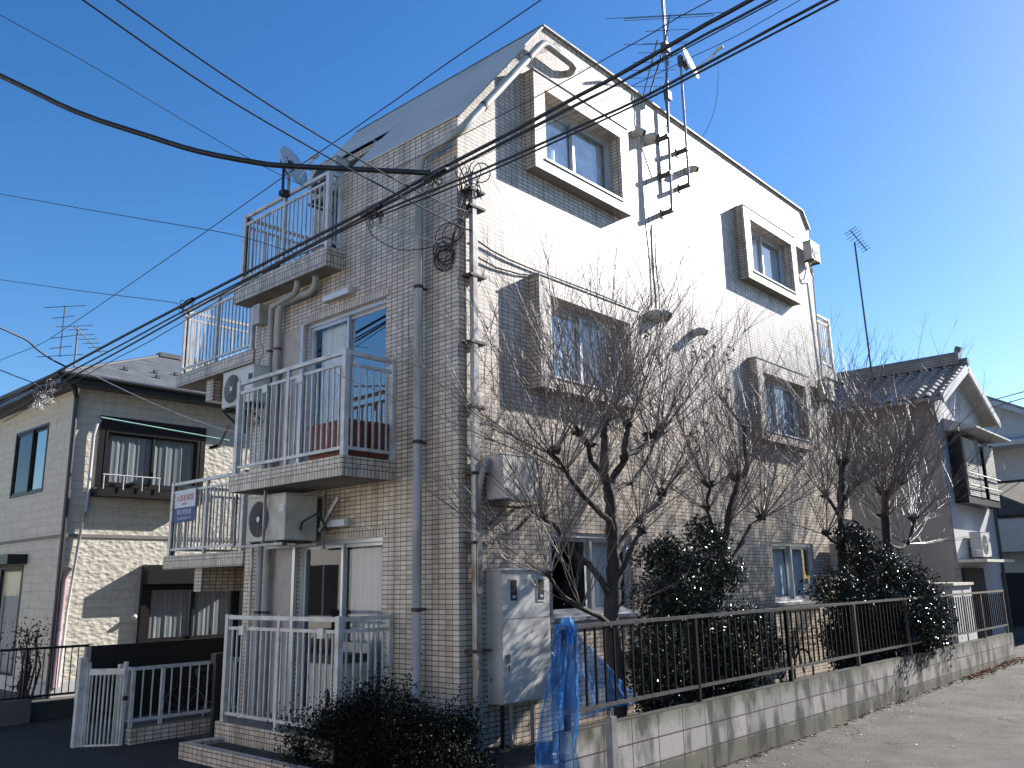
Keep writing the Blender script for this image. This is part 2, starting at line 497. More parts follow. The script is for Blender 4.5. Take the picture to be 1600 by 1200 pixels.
def sash_window(parent, axis, c, u0, u1, z0, z1, depth=0.04, curt=('curtain', 'curtain'), frame='sash', gl=('glass', 'glass'),
                fw=0.04, room=1.0, name='window', cd=0.14, midbar=False):
    """two-pane sliding window: frame (part) > panes, curtains, dark room behind"""
    fr = MB()
    for a, b, s, t in ((u0, u0+fw, z0, z1), (u1-fw, u1, z0, z1), (u0+fw, u1-fw, z0, z0+fw), (u0+fw, u1-fw, z1-fw, z1)):
        wbox(fr, axis, c, a, b, depth-.012, depth+.09, s, t)
    um = (u0+u1)/2
    sw = fw*0.85
    for (a, b, d) in ((u0+fw+.002, um+sw/2, depth+.045), (um-sw/2, u1-fw-.002, depth+.01)):
        lo, hi = z0+fw+.002, z1-fw-.002
        for aa, bb, s, t in ((a, a+sw, lo, hi), (b-sw, b, lo, hi), (a+sw, b-sw, lo, lo+sw), (a+sw, b-sw, hi-sw, hi)):
            wbox(fr, axis, c, aa, bb, d, d+.028, s, t)
        if midbar:
            zm = lo+(hi-lo)*.42
            wbox(fr, axis, c, a+sw, b-sw, d, d+.028, zm-sw/2, zm+sw/2)
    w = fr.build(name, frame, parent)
    for k, (a, b, d) in enumerate(((u0+fw+sw, um-sw/2, depth+.058), (um+sw/2, u1-fw-sw, depth+.023))):
        Pg = PP(axis, c); zl, zh = z0+fw+sw, z1-fw-sw
        p = MB().poly([Pg(a, d, zl), Pg(b, d, zl), Pg(b, d, zh), Pg(a, d, zh)])
        p.build('pane', gl[k], w)
        if curt[k]:
            cb = MB(); P = PP(axis, c); n = 26
            vs = []; fs = []
            ph = random.random()*6
            for i in range(n+1):
                u = a+(b-a)*i/n
                dd = depth+cd+.007*math.sin(i*1.9+ph)+.009*math.sin(i*.7+ph*2)+.004*math.sin(i*3.1)
                vs += [P(u, dd, z0+fw), P(u, dd, z1-fw)]
            for i in range(n): fs.append((2*i, 2*i+2, 2*i+3, 2*i+1))
            cb.add(vs, fs).build('curtain', curt[k], w)
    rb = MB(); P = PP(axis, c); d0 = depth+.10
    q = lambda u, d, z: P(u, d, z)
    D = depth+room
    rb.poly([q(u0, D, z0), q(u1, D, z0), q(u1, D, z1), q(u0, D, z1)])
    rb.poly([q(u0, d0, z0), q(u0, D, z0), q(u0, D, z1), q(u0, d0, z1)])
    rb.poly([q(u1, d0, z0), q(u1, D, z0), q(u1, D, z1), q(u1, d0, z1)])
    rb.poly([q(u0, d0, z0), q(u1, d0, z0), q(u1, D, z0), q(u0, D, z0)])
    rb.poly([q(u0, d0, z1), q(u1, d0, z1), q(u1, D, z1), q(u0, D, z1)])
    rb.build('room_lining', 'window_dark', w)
    return w

def railing(parent, pts, z0, ztop, n_mid=1, bar=0.1, post=0.055, bz=0.09, mats='alu', gap=0.14, skip_first_post=False, big=0.062, end_free=(True, True)):
    """aluminium balcony railing along a polyline of (x, y); returns the railing part"""
    rl = MB()
    zb = z0+bz; z2 = ztop-gap
    for (a, b) in zip(pts[:-1], pts[1:]):
        A = Vector((*a, 0)); B = Vector((*b, 0)); L = (B-A).length
        rl.obox((*a, ztop-.02), (*b, ztop-.02), 0.045, 0.045)
        rl.obox((*a, z2), (*b, z2), 0.03, 0.035)
        rl.obox((*a, zb), (*b, zb), 0.03, 0.035)
        n = max(2, int(round(L/bar)))
        for i in range(1, n):
            p = A.lerp(B, i/n)
            rl.box(p.x-.009, p.x+.009, p.y-.009, p.y+.009, zb+.018, z2-.018)
    r = rl.build('railing', mats, parent)
    posts = [(p, big) for p in pts]
    for (a, b) in zip(pts[:-1], pts[1:]):
        A = Vector(a); B = Vector(b)
        k = int(round((B-A).length/1.05))
        for i in range(1, k): posts.append((tuple(A.lerp(B, i/k)), 0.042))
    for (p, w) in posts:
        MB().box(p[0]-w/2, p[0]+w/2, p[1]-w/2, p[1]+w/2, z0, ztop+.012).build('post', mats, r)
    return r

# ================================================================== SETTING
def gz(x):            # the street climbs gently to the right
    return -0.272 + 0.0117*max(-25.0, min(x, 40.0))
g = MB()
xs = [-600, -200, -80, -25] + [i*1.0 for i in range(-24, 41)] + [80, 200, 600]
ys = [-600, -60, -20, -8, -4, -1.9, 0, 4, 10, 30, 100, 600]
vs = [(x, y, gz(x)) for y in ys for x in xs]
fs = []
for j in range(len(ys)-1):
    for i in range(len(xs)-1):
        a = j*len(xs)+i
        fs.append((a, a+1, a+1+len(xs), a+len(xs)))
g.add(vs, fs)
tag(g.build('road', 'asphalt'), kind='structure')
# private driveway in front of the left side
d = MB()
d.poly([(-8, -1.2, gz(-8)+.004), (-0.6, -1.2, gz(-.6)+.004), (-0.6, 9.95, gz(-.6)+.004), (-8, 16, gz(-8)+.004)])
tag(d.build('driveway', 'drive'), kind='structure')
y_ = MB()
nx, ny = 60, 12
vs = []; fs = []
for j in range(ny+1):
    for i in range(nx+1):
        x = -0.9 + 14.7*i/nx; yy = -1.72 + 1.72*j/ny + (0.0)
        vs.append((x, yy, -0.13 + .03*math.sin(x*3+yy*5) + .03*random.random()))
for j in range(ny):
    for i in range(nx):
        a = j*(nx+1)+i; fs.append((a, a+1, a+nx+2, a+nx+1))
y_.add(vs, fs)
tag(y_.build('garden_soil', 'dirt'), kind='structure')

# ================================================================== APARTMENT BUILDING
B = thing('apartment_building', (0, 0, -0.3), 'three-storey cream tiled apartment block with sloped roof edge, square window boxes and stacked balconies', 'apartment building')
LX = 9.8
ZE = 6.65
UO, UI = (1.17, 3.22), (1.38, 3.02)      # window box outer / opening
US = [0.0, 5.49]
ZO = {3: (6.41, 7.72, 6.57, 7.53), 2: (3.67, 5.02, 3.82, 4.81)}
# right facade (y = 0)
holesR = []
for s in US:
    for f in (2, 3):
        holesR.append((UI[0]+s, UI[1]+s, ZO[f][2], ZO[f][3]))
W1 = [(1.42, 3.05, 1.10, 2.05), (6.95, 8.55, 1.10, 2.05)]
holesR += W1
mb = MB()
grid_wall(mb, 'Y', 0, 0.0, 1.38, -.5, ZE, [])
grid_wall(mb, 'Y', 0, 1.38, LX, -.5, 8.2, holesR, 0.06)
mb.poly([(0, 0, ZE), (1.38, 0, ZE), (1.38, 0, 8.36)])
mb.poly([(1.38, 0, 8.2), (LX, 0, 8.2), (LX, 0, 8.26), (9.55, 0, 8.58), (1.56, 0, 8.60), (1.38, 0, 8.36)])
# left facade (x = 0)
holesL = [(1.2, 2.80, 2.86, 4.79), (1.2, 2.80, 0.03, 2.02), (2.07, 4.0, 5.62, ZE)]
grid_wall(mb, 'X', 0, 0.0, 4.0, -.5, ZE, [(2.07, 4.0, 5.62, ZE)] + holesL[:2], 0.0)
# reveals of the two balcony doors
for (a, b, s, t) in holesL[:2]:
    for u in (a, b): mb.poly([(0, u, s), (0, u, t), (.08, u, t), (.08, u, s)])
    mb.poly([(0, a, t), (0, b, t), (.08, b, t), (.08, a, t)])
    mb.poly([(0, a, s), (0, b, s), (.08, b, s), (.08, a, s)])
# loggia on the third floor
mb.poly([(0, 2.07, 5.62), (0, 2.07, ZE), (0.75, 2.07, 7.54), (0.85, 2.07, 7.54), (0.85, 2.07, 5.62)])
grid_wall(mb, 'X', 0.85, 2.07, 4.0, 5.62, 7.45, [(2.3, 3.7, 5.64, 7.2)], 0.05)
# rear and far walls
mb.poly([(0, 4, -.5), (LX, 4, -.5), (LX, 4, 5.62), (0, 4, 5.62)])
mb.poly([(0.85, 4, 5.62), (LX, 4, 5.62), (LX, 4, 8.26), (9.55, 4, 8.58), (1.56, 3.9, 8.60), (0.85, 4, 7.67)])
mb.poly([(LX, 0, -.5), (LX, 4, -.5), (LX, 4, 8.26), (LX, 0, 8.26)])
mb.build('wall', 'tile', B)
# header tile band above the loggia opening
MB().box(0.745, 0.84, 2.07, 3.9, 7.455, 7.535).build('header_band', 'soldier', B)
MB().poly([(0.84, 2.07, 7.45), (0.84, 4, 7.45), (.76, 4, 7.44), (.76, 2.07, 7.44)]).build('header_soffit', 'soffit', B)
MB().box(0.0, 0.86, 2.07, 4.0, 5.58, 5.60).build('loggia_floor', 'soffit', B)
# roof: steep sheet towards the left, flat top
rf = MB()
def rz(x): return ZE + (8.60-ZE)*x/1.56
e = .012
rf.poly([(-.02, -.03, rz(-.02)+e), (-.02, 2.07, rz(-.02)+e), (.745, 2.07, rz(.745)+e), (1.56, 2.07, 8.60+e), (1.56, -.03, 8.60+e)])
rf.poly([(.745, 2.07, rz(.745)+e), (.745, 3.78, rz(.745)+e), (1.56, 3.9, 8.60+e), (1.56, 2.07, 8.60+e)])
rf.poly([(1.56, -.03, 8.61), (9.55, -.03, 8.59), (9.55, 4, 8.59), (1.56, 3.9, 8.61)])
rf.poly([(9.55, -.03, 8.59), (9.82, -.03, 8.27), (9.82, 4, 8.27), (9.55, 4, 8.59)])
rf.poly([(-.02, -.03, rz(-.02)+e), (1.56, -.03, 8.60+e), (1.56, -.03, 8.575), (-.02, -.03, rz(-.02)-.02)])
roof = rf.build('roof', 'slate', B)
MB().obox((1.56, -.034, 8.612), (9.55, -.034, 8.592), .015, .02).build('verge_trim', 'slate', roof)
MB().obox((9.55, -.034, 8.592), (9.82, -.034, 8.267), .015, .02).build('verge_trim', 'slate', roof)
MB().obox((1.56, -.03, 8.61), (1.56, 3.9, 8.61), .03, .02).build('ridge_trim', 'trim', roof)
MB().obox((-.012, 0, ZE+.0), (-.012, 2.07, ZE+.0), .012, .02).build('eave_trim', 'slate', roof)

# protruding window boxes
def window_box(s, f, curt, gl):
    zo0, zo1, zi0, zi1 = ZO[f]
    a, b = UO[0]+s, UO[1]+s; c_, d_ = UI[0]+s, UI[1]+s
    m = MB()
    grid_wall(m, 'Y', -.16, a, b, zo0, zo1, [(c_, d_, zi0, zi1)], .16)
    m.poly([(a, -.16, zo0), (a, -.16, zo1), (a, 0, zo1), (a, 0, zo0)])
    m.poly([(b, -.16, zo0), (b, 0, zo0), (b, 0, zo1), (b, -.16, zo1)])
    w = m.build('window_box', 'tile', B)
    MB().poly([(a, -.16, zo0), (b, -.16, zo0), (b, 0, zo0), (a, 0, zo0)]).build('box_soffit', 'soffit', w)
    MB().box(a-.004, b+.004, -.172, 0.0, zo1, zo1+.018).build('cap_flashing', 'trim', w)
    MB().box(c_-.02, d_+.02, -.175, .04, zi0-.012, zi0+.012).build('sill', 'sash', w)
    sash_window(w, 'Y', 0, c_, d_, zi0+.012, zi1, .03, curt, gl=gl, name='window_frame', cd=.085, fw=.05)
window_box(US[0], 3, ('sheet', 'sheet'), ('glass_b', 'glass_b'))
window_box(US[1], 3, ('curtain', 'sheet'), ('glass', 'glass_b'))
window_box(US[0], 2, ('sheet', 'curtain'), ('glass_b', 'glass'))
window_box(US[1], 2, ('curtain', 'sheet'), ('glass', 'glass_b'))
for k, (a, b, s, t) in enumerate(W1):
    w = sash_window(B, 'Y', 0, a, b, s, t, .03, ((None, 'curtain'), ('curtain', 'sheet'))[k], name='window_frame', fw=.05)
    MB().box(a-.03, b+.03, -.06, .02, s-.035, s+.01).build('sill', 'sash', w)
    MB().box(a-.03, b+.03, -.035, .02, s-.10, s-.045).build('sill', 'sash', w)

# balcony doors
sash_window(B, 'X', 0, 1.2, 2.80, 2.88, 4.79, .05, (None, 'curtain'), gl=('glass_m', 'glass'), name='balcony_door', fw=.045, midbar=False)
sash_window(B, 'X', 0, 1.2, 2.80, 0.05, 2.02, .05, ('shade_cur', None), gl=('glass', 'glass'), name='balcony_door', fw=.045)
sash_window(B, 'X', .85, 2.3, 3.7, 5.66, 7.2, .03, ('shade_cur', 'shade_cur'), name='balcony_door', fw=.045)
# shutter box panels left of the doors
for (z0, z1) in ((2.86, 4.77), (0.04, 2.0)):
    MB().box(-.03, -.002, 2.83, 3.35, z0, z1).build('shutter_case', plain("shutter_case_cream", (0.40, 0.36, 0.33), .6), B)
    MB().box(-.042, -.0, 2.805, 2.86, z0, z1+.02).build('door_jamb', 'sash', B)
# soldier course above door heads
for z in (2.03, 4.80):
    MB().box(-.006, -.001, 1.15, 2.80, z, z+.1).build('head_course', 'soldier', B)

def balcony(parent, x0, x1, y0, y1, ztop, thick=.21, name='balcony'):
    """slab with two tile courses on the edge; returns the slab part"""
    t1 = ztop-.10; t2 = ztop-thick
    sl = MB().box(x0+.02, x1, y0+.02, y1-.02, t2+.002, ztop-.002)
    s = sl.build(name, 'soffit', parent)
    up = MB(); lo = MB()
    for (m, za, zb) in ((up, t1, ztop), (lo, t2-.003, t1)):
        m.box(x0, x0+.018, y0, y1, za, zb)
        m.box(x0+.018, x1, y0, y0+.018, za, zb)
        m.box(x0+.018, x1, y1-.018, y1, za, zb)
    up.build('edge_tiles', 'tile', s); lo.build('edge_tiles', 'soldier', s)
    return s
# 1st, 2nd and 3rd floor balconies of the front part
b1 = balcony(B, -.74, -.002, 0.98, 3.22, .03, .21)
railing(b1, [(-.02, 1.03), (-.68, 1.03), (-.68, 3.14)], .03, 1.19)
b2 = balcony(B, -.74, -.002, 0.98, 3.22, 2.83, .21)
railing(b2, [(-.02, 1.03), (-.68, 1.03), (-.68, 3.16)], 2.83, 3.98)
b3 = balcony(B, -.26, -.002, 2.04, 4.20, 5.60, .25)
railing(b3, [(-.02, 2.10), (-.21, 2.10), (-.21, 4.06)], 5.60, 6.64)
railing(b3, [(-.18, 4.06), (.80, 4.06)], 5.60, 6.62)
for (z, yy) in ((3.79, 1.83), (3.79, 2.55), (1.02, 1.30), (1.02, 2.80)):   # pole brackets hung on the rail
    MB().box(-.72, -.705, yy-.05, yy+.05, z-.04, z+.06).build('pole_bracket', 'alu', b2 if z > 2 else b1)
# partition panel and light-grey wall on the third-floor balcony end
MB().box(.02, .80, 2.085, 2.10, 5.62, 6.58).build('side_panel', 'white_panel', B)

# rear wing, half a storey lower, with open balconies
wg = MB()
wg.box(1.35, 9.0, 4.0, 6.1, -.5, 4.7)
wg.build('rear_wing', 'tile', B)
for zt in (4.76, 1.98):
    s = balcony(B, .05, 1.34, 4.14, 6.36, zt, .19)
    MB().box(.17, 1.34, 5.42, 5.62, zt-.52, zt-.19).build('support_beam', 'tile', s)
    railing(s, [(.10, 4.26), (.10, 6.26)], zt, zt+1.08)
    railing(s, [(.13, 6.26), (1.30, 6.26)], zt, zt+1.06)
# balcony at the far end
s = balcony(B, LX+.002, LX+.75, 0.02, 2.2, 5.48, .2)
railing(s, [(LX+.03, .07), (LX+.7, .07), (LX+.7, 2.1)], 5.48, 6.55)
s = balcony(B, LX+.002, LX+.75, 0.02, 2.2, 2.75, .2)
railing(s, [(LX+.03, .07), (LX+.7, .07), (LX+.7, 2.1)], 2.75, 3.85)

# fluorescent porch lamps
for (y0, y1, z) in ((1.78, 2.34, 5.0), (1.74, 2.24, 2.20)):
    m = MB().box(-.085, -.002, y0, y1, z-.03, z+.05)
    o = m.build('porch_lamp', 'acw', B)
    MB().box(-.105, -.086, y0+.02, y1-.02, z-.035, z+.04).build('lamp_shade', 'white_panel', o)
# drainpipes: the big one that climbs the roof edge
dp = MB().tube([(-.12, .50, -.25), (-.12, .50, 6.12), (-.12, .46, 6.24), (-.12, .38, 6.28), (-.12, .10, 6.30), (-.11, -.06, 6.34), (-.03, -.13, 6.44),
                (.10, -.13, 6.60), (1.33, -.13, 8.13), (1.42, -.13, 8.22), (1.50, -.13, 8.24), (1.98, -.13, 8.21), (2.06, -.12, 8.19), (2.09, -.05, 8.16), (2.09, .0, 8.16)], .05, 12)
o = dp.build('downpipe', 'pvc', B, smooth=True)
for z in (1.25, 2.97, 4.7):
    c = MB().tube([(-.12, .50, z-.02), (-.12, .50, z+.02)], .056, 12); c.box(-.12, 0, .49, .51, z-.012, z+.012); c.build('pipe_clamp', 'clamp', o)
c = MB().tube([(.28, -.13, 6.82), (.31, -.13, 6.86)], .056, 12); c.build('pipe_clamp', 'clamp', o)
c = MB().tube([(1.10, -.13, 7.84), (1.13, -.13, 7.88)], .056, 12); c.build('pipe_clamp', 'clamp', o)
MB().tube([(-.12, .50, 2.05), (-.12, .50, 2.16)], .055, 12).build('pipe_socket', 'pvc', o)
# twin drainpipes beside the doors
o = MB().tube([(-.10, 3.30, -.2), (-.10, 3.30, 5.05), (-.10, 3.26, 5.14), (-.10, 3.18, 5.17), (-.10, 2.62, 5.17), (-.10, 2.52, 5.20), (-.10, 2.48, 5.28), (-.10, 2.48, 5.36)], .045, 12).build('downpipe', 'pvc', B, smooth=True)
for z in (1.2, 4.55): MB().tube([(-.10, 3.30, z-.015), (-.10, 3.30, z+.015)], .05, 12).build('pipe_clamp', 'clamp', o)
o = MB().tube([(-.10, 3.48, -.2), (-.10, 3.48, 5.02), (-.11, 3.46, 5.12), (-.13, 3.42, 5.16), (-.16, 3.0, 5.18), (-.16, 2.85, 5.20), (-.16, 2.80, 5.28), (-.16, 2.80, 5.36)], .040, 12).build('downpipe', 'pvc', B, smooth=True)
for z in (1.2, 4.55): MB().tube([(-.10, 3.48, z-.015), (-.10, 3.48, z+.015)], .045, 12).build('pipe_clamp', 'clamp', o)
MB().box(-.14, -.002, 3.72, 3.88, 5.0, 5.28).build('junction_box', 'acw', B)
MB().tube([(-.05, 3.8, 5.0), (-.08, 3.78, 4.8), (-.06, 3.7, 4.6), (-.09, 3.75, 4.45), (-.06, 3.65, 4.3), (-.2, 3.6, 4.15)], .012, 6).build('flex_hose', 'pvc', B)
MB().tube([(-.03, 3.78, -.1), (-.03, 3.78, 2.0)], .016, 6).build('conduit', 'conduit', B)
# cable conduits on the right-hand corner
o = MB().box(.105, .165, -.13, -.07, -.2, 5.95).build('cable_conduit', 'conduit', B)
for z in (.85, 1.9, 2.6, 3.3, 4.0, 4.75, 5.55, 5.75): MB().box(.06, .30, -.14, -.0, z-.014, z+.014).build('pipe_clamp', 'clamp', o)
MB().tube([(.195, -.08, -.2), (.195, -.08, 5.9)], .016, 8).build('cable_conduit', 'pale', B)
MB().tube([(.235, -.05, -.2), (.235, -.05, 5.7)], .018, 8).build('cable_conduit', 'conduit', B)
o = MB().box(.115, .185, -.145, -.055, 1.4, 2.0).build('conduit_cover', 'conduit', B)
# loops of cable at the head of the conduits and on the wall
lp = MB()
for k in range(9):
    rr = random.uniform(.08, .16)
    lp.ring((-.03+random.uniform(-.07, .25), -.06-random.uniform(0, .12), 5.85+random.uniform(-.12, .12)), (random.uniform(-1, 1), -1, random.uniform(-.6, .6)), rr, .007, 14, 4)
for k in range(7):
    lp.ring((-.05, .16+random.uniform(-.04, .04), 5.02+random.uniform(-.08, .08)), (-1, random.uniform(-.3, .3), random.uniform(-.3, .3)), random.uniform(.09, .15), .007, 16, 4)
for k in range(4):
    lp.ring((-.05, .0+random.uniform(-.12, .12), 5.25+random.uniform(-.06, .06)), (-1, random.uniform(-.4, .4), .2), random.uniform(.11, .17), .006, 16, 4)
for k in range(5):
    a0 = (random.uniform(-.1, .2), -.09, 5.85); a1 = (random.uniform(-.1, .25), -.08, random.uniform(5.1, 5.5))
    lp.tube([a0, ((a0[0]+a1[0])/2+random.uniform(-.1, .1), -.12, (a0[2]+a1[2])/2), a1], .006, 4)
lp.build('cable_coil', 'black', B, smooth=True)
cp = MB()
cp.tube([(.26, -.03, 5.22), (.5, -.02, 5.17), (.8, -.02, 5.14), (1.25, -.02, 5.13), (2.4, -.02, 5.14), (3.1, -.02, 5.13)], .010, 5)
cp.tube([(.26, -.03, 5.02), (.6, -.02, 4.98), (1.0, -.02, 5.01), (1.25, -.02, 5.06)], .010, 5)
cp.tube([(4.02, -.02, 6.6), (3.98, -.02, 6.0), (4.02, -.02, 5.5), (4.0, -.02, 5.0)], .008, 5)
cp.tube([(3.85, -.02, 7.3), (3.86, -.02, 6.6), (3.92, -.02, 6.0), (3.9, -.02, 5.3)], .006, 5)
cp.build('wall_cable', 'black', B)
# roof drain shadow-casting ventilation hoods
for (x, z, r_) in ((3.60, 7.86, .062), (3.95, 7.92, .080), (5.10, 7.83, .062), (3.76, 5.13, .062), (3.98, 5.15, .085), (5.0, 5.13, .062)):
    v = MB().tube([(x, 0, z), (x, -.10, z-.002), (x, -.15, z-.012), (x+.012, -.19, z-.04)], [r_, r_, r_*.97, r_*.8], 14, cap=False)
    o = v.build('vent_hood', 'acw', B, smooth=True)
    MB().disc((x+.008, -.165, z-.035), (0.1, -.8, -.5), r_*.82, 14).build('vent_grille', 'acd', o)
    MB().tube([(x, -.002, z), (x, -.008, z)], r_*1.18, 14).build('vent_flange', 'acw', o)

# ------------------------------------------------------------------ air conditioners
def ac_unit(name, loc, face, w, h, dp, label, group, fanside=-1, mt='acw', grille='round'):
    """outdoor unit; loc = centre of back bottom edge; face: unit vector name the front looks at"""
    t = thing(name, loc, label, 'air conditioner', group)
    def T(u, d, z):            # u sideways, d outwards
        if face == '-X': return (loc[0]-d, loc[1]+u, loc[2]+z)
        return (loc[0]+u, loc[1]-d, loc[2]+z)
    def bx(mb, u0, u1, d0, d1, z0, z1):
        a = T(u0, d0, z0); b = T(u1, d1, z1)
        mb.box(min(a[0], b[0]), max(a[0], b[0]), min(a[1], b[1]), max(a[1], b[1]), a[2], b[2])
    m = MB(); bx(m, -w/2, w/2, .06, dp, 0, h)
    m2 = MB(); bx(m2, -w/2-.006, w/2+.006, .055, dp+.006, h, h+.012)
    body = m.build('casing', mt, t)
    md = body.modifiers.new('bevel', 'BEVEL'); md.width = .012; md.segments = 2
    m2.build('top_cover', mt, t)
    nrm = (-1, 0, 0) if face == '-X' else (0, -1, 0)
    uc = fanside*(w/2-h*.47-.02)
    c = T(uc, dp+.004, h*.5)
    if grille == 'plain':
        sm = MB(); bx(sm, w*.36, w*.36+.008, dp+.0005, dp+.004, .02, h-.02); sm.build('panel_seam', 'acd', t)
        MB().disc(T(-w*.2, dp+.006, h*.5), nrm, h*.02, 8).build('screw', 'acd', t)
        ft = MB()
        for u in (-w*.32,): bx(ft, u-.02, u+.02, .04, dp+.02, -.03, 0)
        ft.build('foot', 'dark_steel', t)
        return t, T
    f = MB().disc(c, nrm, h*.40, 28).build('fan_opening', 'acd', t)
    gr = MB()
    for k in range(1, 8): gr.ring(T(uc, dp+.010, h*.5), nrm, h*.40*k/7, .0022, 26, 3)
    for k in range(12):
        a = math.pi*2*k/12
        gr.tube([T(uc, dp+.010, h*.5), T(uc+h*.4*math.cos(a), dp+.010, h*.5+h*.4*math.sin(a))], .0022, 3)
    gr.build('fan_guard', 'wire' if grille == 'round' else 'acw', f)
    MB().disc(T(uc, dp+.014, h*.5), nrm, h*.065, 14).build('fan_hub', 'white_panel', f)
    pm = MB(); bx(pm, -fanside*(w/2)-.11 if fanside < 0 else -w/2+.02, -fanside*(w/2)-.02 if fanside < 0 else -w/2+.11, dp+.002, dp+.006, h*.62, h*.78)
    pm.build('badge', 'acd' if grille != 'round' else 'white_panel', t)
    ft = MB()
    for u in (-w*.32, w*.32): bx(ft, u-.02, u+.02, .04, dp+.02, -.03, 0)
    ft.build('foot', 'dark_steel', t)
    return t, T
t, T = ac_unit('air_conditioner', (-.08, 2.63, 2.02), '-X', .80, .52, .50, 'cream outdoor air conditioner unit hung from the soffit of the second floor balcony', 'air conditioner outdoor units', fanside=1)
fr = MB()
for (u) in (-.05, .58):
    fr.obox(T(u, .545, -.05), T(u, .545, .58), .02, .03)
fr.obox(T(-.45, .545, -.045), T(.60, .545, -.045), .03, .03); fr.obox(T(-.45, .08, -.045), T(.60, .08, -.045), .03, .03)
fr.obox(T(-.48, .08, .1), T(-.75, .02, .48), .03, .04)
fr.obox(T(-.48, .02, -.1), T(-.48, .02, .58), .035, .035)
fr.build('hanging_frame', 'steel', t)
MB().tube([T(.42, .2, .1), T(.52, .25, .16), T(.56, .18, .05), T(.5, .1, .2), T(.6, .05, .3)], .016, 6).build('pipe', 'acd', t)
MB().tube([T(-.42, .3, .12), T(-.5, .33, .2), T(-.62, .2, .3), T(-.6, .05, .1)], .016, 6).build('pipe', 'acd', t)
t, T = ac_unit('air_conditioner', (-.04, 3.80, 3.84), '-X', .76, .48, .32, 'grey outdoor air conditioner bracketed to the wall corner below the third floor balcony', 'air conditioner outdoor units', fanside=1, mt='meter', grille='square')
br = MB()
for u in (-.28, .28):
    br.obox(T(u, 0, -.045), T(u, .36, -.045), .03, .03); br.obox(T(u, .0, -.30), T(u, .33, -.06), .025, .025); br.obox(T(u, .01, -.32), T(u, .01, .1), .03, .02)
br.obox(T(-.295, .012, -.2), T(.295, .012, -.2), .022, .04)
br.build('wall_bracket', 'dark_steel', t)
t, T = ac_unit('air_conditioner', (.62, 0, 2.34), '-Y', .58, .46, .30, 'pale outdoor air conditioner bracketed to the sunlit wall above the meter cabinet', 'air conditioner outdoor units', fanside=1, mt='meter', grille='plain')
br = MB()
for u in (-.22, .25): br.obox(T(u, 0, -.045), T(u, .34, -.045), .03, .03); br.obox(T(u, .0, -.28), T(u, .30, -.06), .025, .025)
br.obox(T(-.235, .05, -.05), T(.265, .05, -.05), .04, .025)
br.build('wall_bracket', 'dark_steel', t)
MB().tube([(.30, -.12, 2.75), (.24, -.16, 2.72), (.18, -.15, 2.6), (.18, -.1, 2.4), (.19, -.06, 2.2)], .035, 8).build('pipe_cover', 'pvc', t, smooth=True)
t, T = ac_unit('air_conditioner', (.62, 3.05, 6.80), '-X', .62, .50, .28, 'outdoor air conditioner on a high bracket inside the third floor loggia', 'air conditioner outdoor units', fanside=1, mt='acw')
br = MB(); br.obox(T(-.3, .05, -.045), T(.3, .05, -.045), .03, .03); br.obox(T(-.28, 0, -.045), T(-.28, .3, -.045), .03, .03); br.obox(T(.28, 0, -.045), T(.28, .3, -.045), .03, .03)
for u in (-.28, .28):
    br.obox(T(u, -.0, -.045), (.85, 3.05+u, 6.755), .03, .03)
br.build('wall_bracket', 'dark_steel', t)
t, T = ac_unit('air_conditioner', (9.50, 0, 7.47), '-Y', .42, .36, .22, 'boxy air conditioner at the far wall end beside the top right window', 'air conditioner outdoor units', fanside=-1, mt='acw', grille='square')
MB().tube([T(-.1, .1, 0), T(-.14, .13, -.16), T(-.02, .12, -.26), T(.12, .08, -.2), T(.16, .04, 0)], .014, 6).build('pipe', 'pvc', t)
MB().tube([T(-.05, .1, 0), T(-.06, .1, -.2), T(.05, .1, -.3), T(.15, .05, -.32), T(.18, .02, -3.0)], .014, 6).build('pipe', 'pvc', t)
t, T = ac_unit('air_conditioner', (9.50, 0, 4.70), '-Y', .42, .36, .22, 'boxy air conditioner at the far wall end beside the middle right window', 'air conditioner outdoor units', fanside=-1, mt='acw', grille='square')
t, T = ac_unit('air_conditioner', (9.35, -.02, 1.55), '-Y', .60, .50, .28, 'outdoor air conditioner near the ground at the far end of the sunlit wall', 'air conditioner outdoor units', fanside=-1, mt='acw', grille='square')

# ------------------------------------------------------------------ meter cabinet
t = thing('meter_cabinet', (.77, 0, .30), 'tall pale grey meter cabinet with two small glass windows on the sunlit wall', 'meter cabinet')
MB().box(.385, 1.15, -.20, -.002, .33, 1.62).build('casing', 'meter', t)
MB().box(.37, 1.17, -.23, -.001, 1.622, 1.645).build('top_cover', 'plaster_w', t)
o = MB().box(.395, 1.14, -.208, -.201, 1.145, 1.60).build('upper_door', 'meter', t)
for x in (.50, .93):
    w_ = MB().box(x-.0, x+.125, -.216, -.2085, 1.30, 1.54)
    w_.build('inspection_window', 'alu', o); MB().box(x+.015, x+.11, -.219, -.2165, 1.32, 1.525).build('pane', 'acd', o)
    MB().box(x+.04, x+.085, -.224, -.2195, 1.345, 1.37).build('dial', 'white_panel', o)
o = MB().box(.395, 1.14, -.208, -.201, .345, 1.135).build('lower_door', 'meter', t)
MB().box(.43, .50, -.214, -.2085, .72, .80).build('latch', 'steel', o)
MB().box(.46, .48, -.222, -.2145, .64, .70).build('keyhole', 'dark_steel', o)
for x in (.50, .62, .95):
    MB().tube([(x, -.09, .33), (x, -.09, -.2)], .022, 8).build('pipe', 'pvc' if x > .6 else 'black', t)

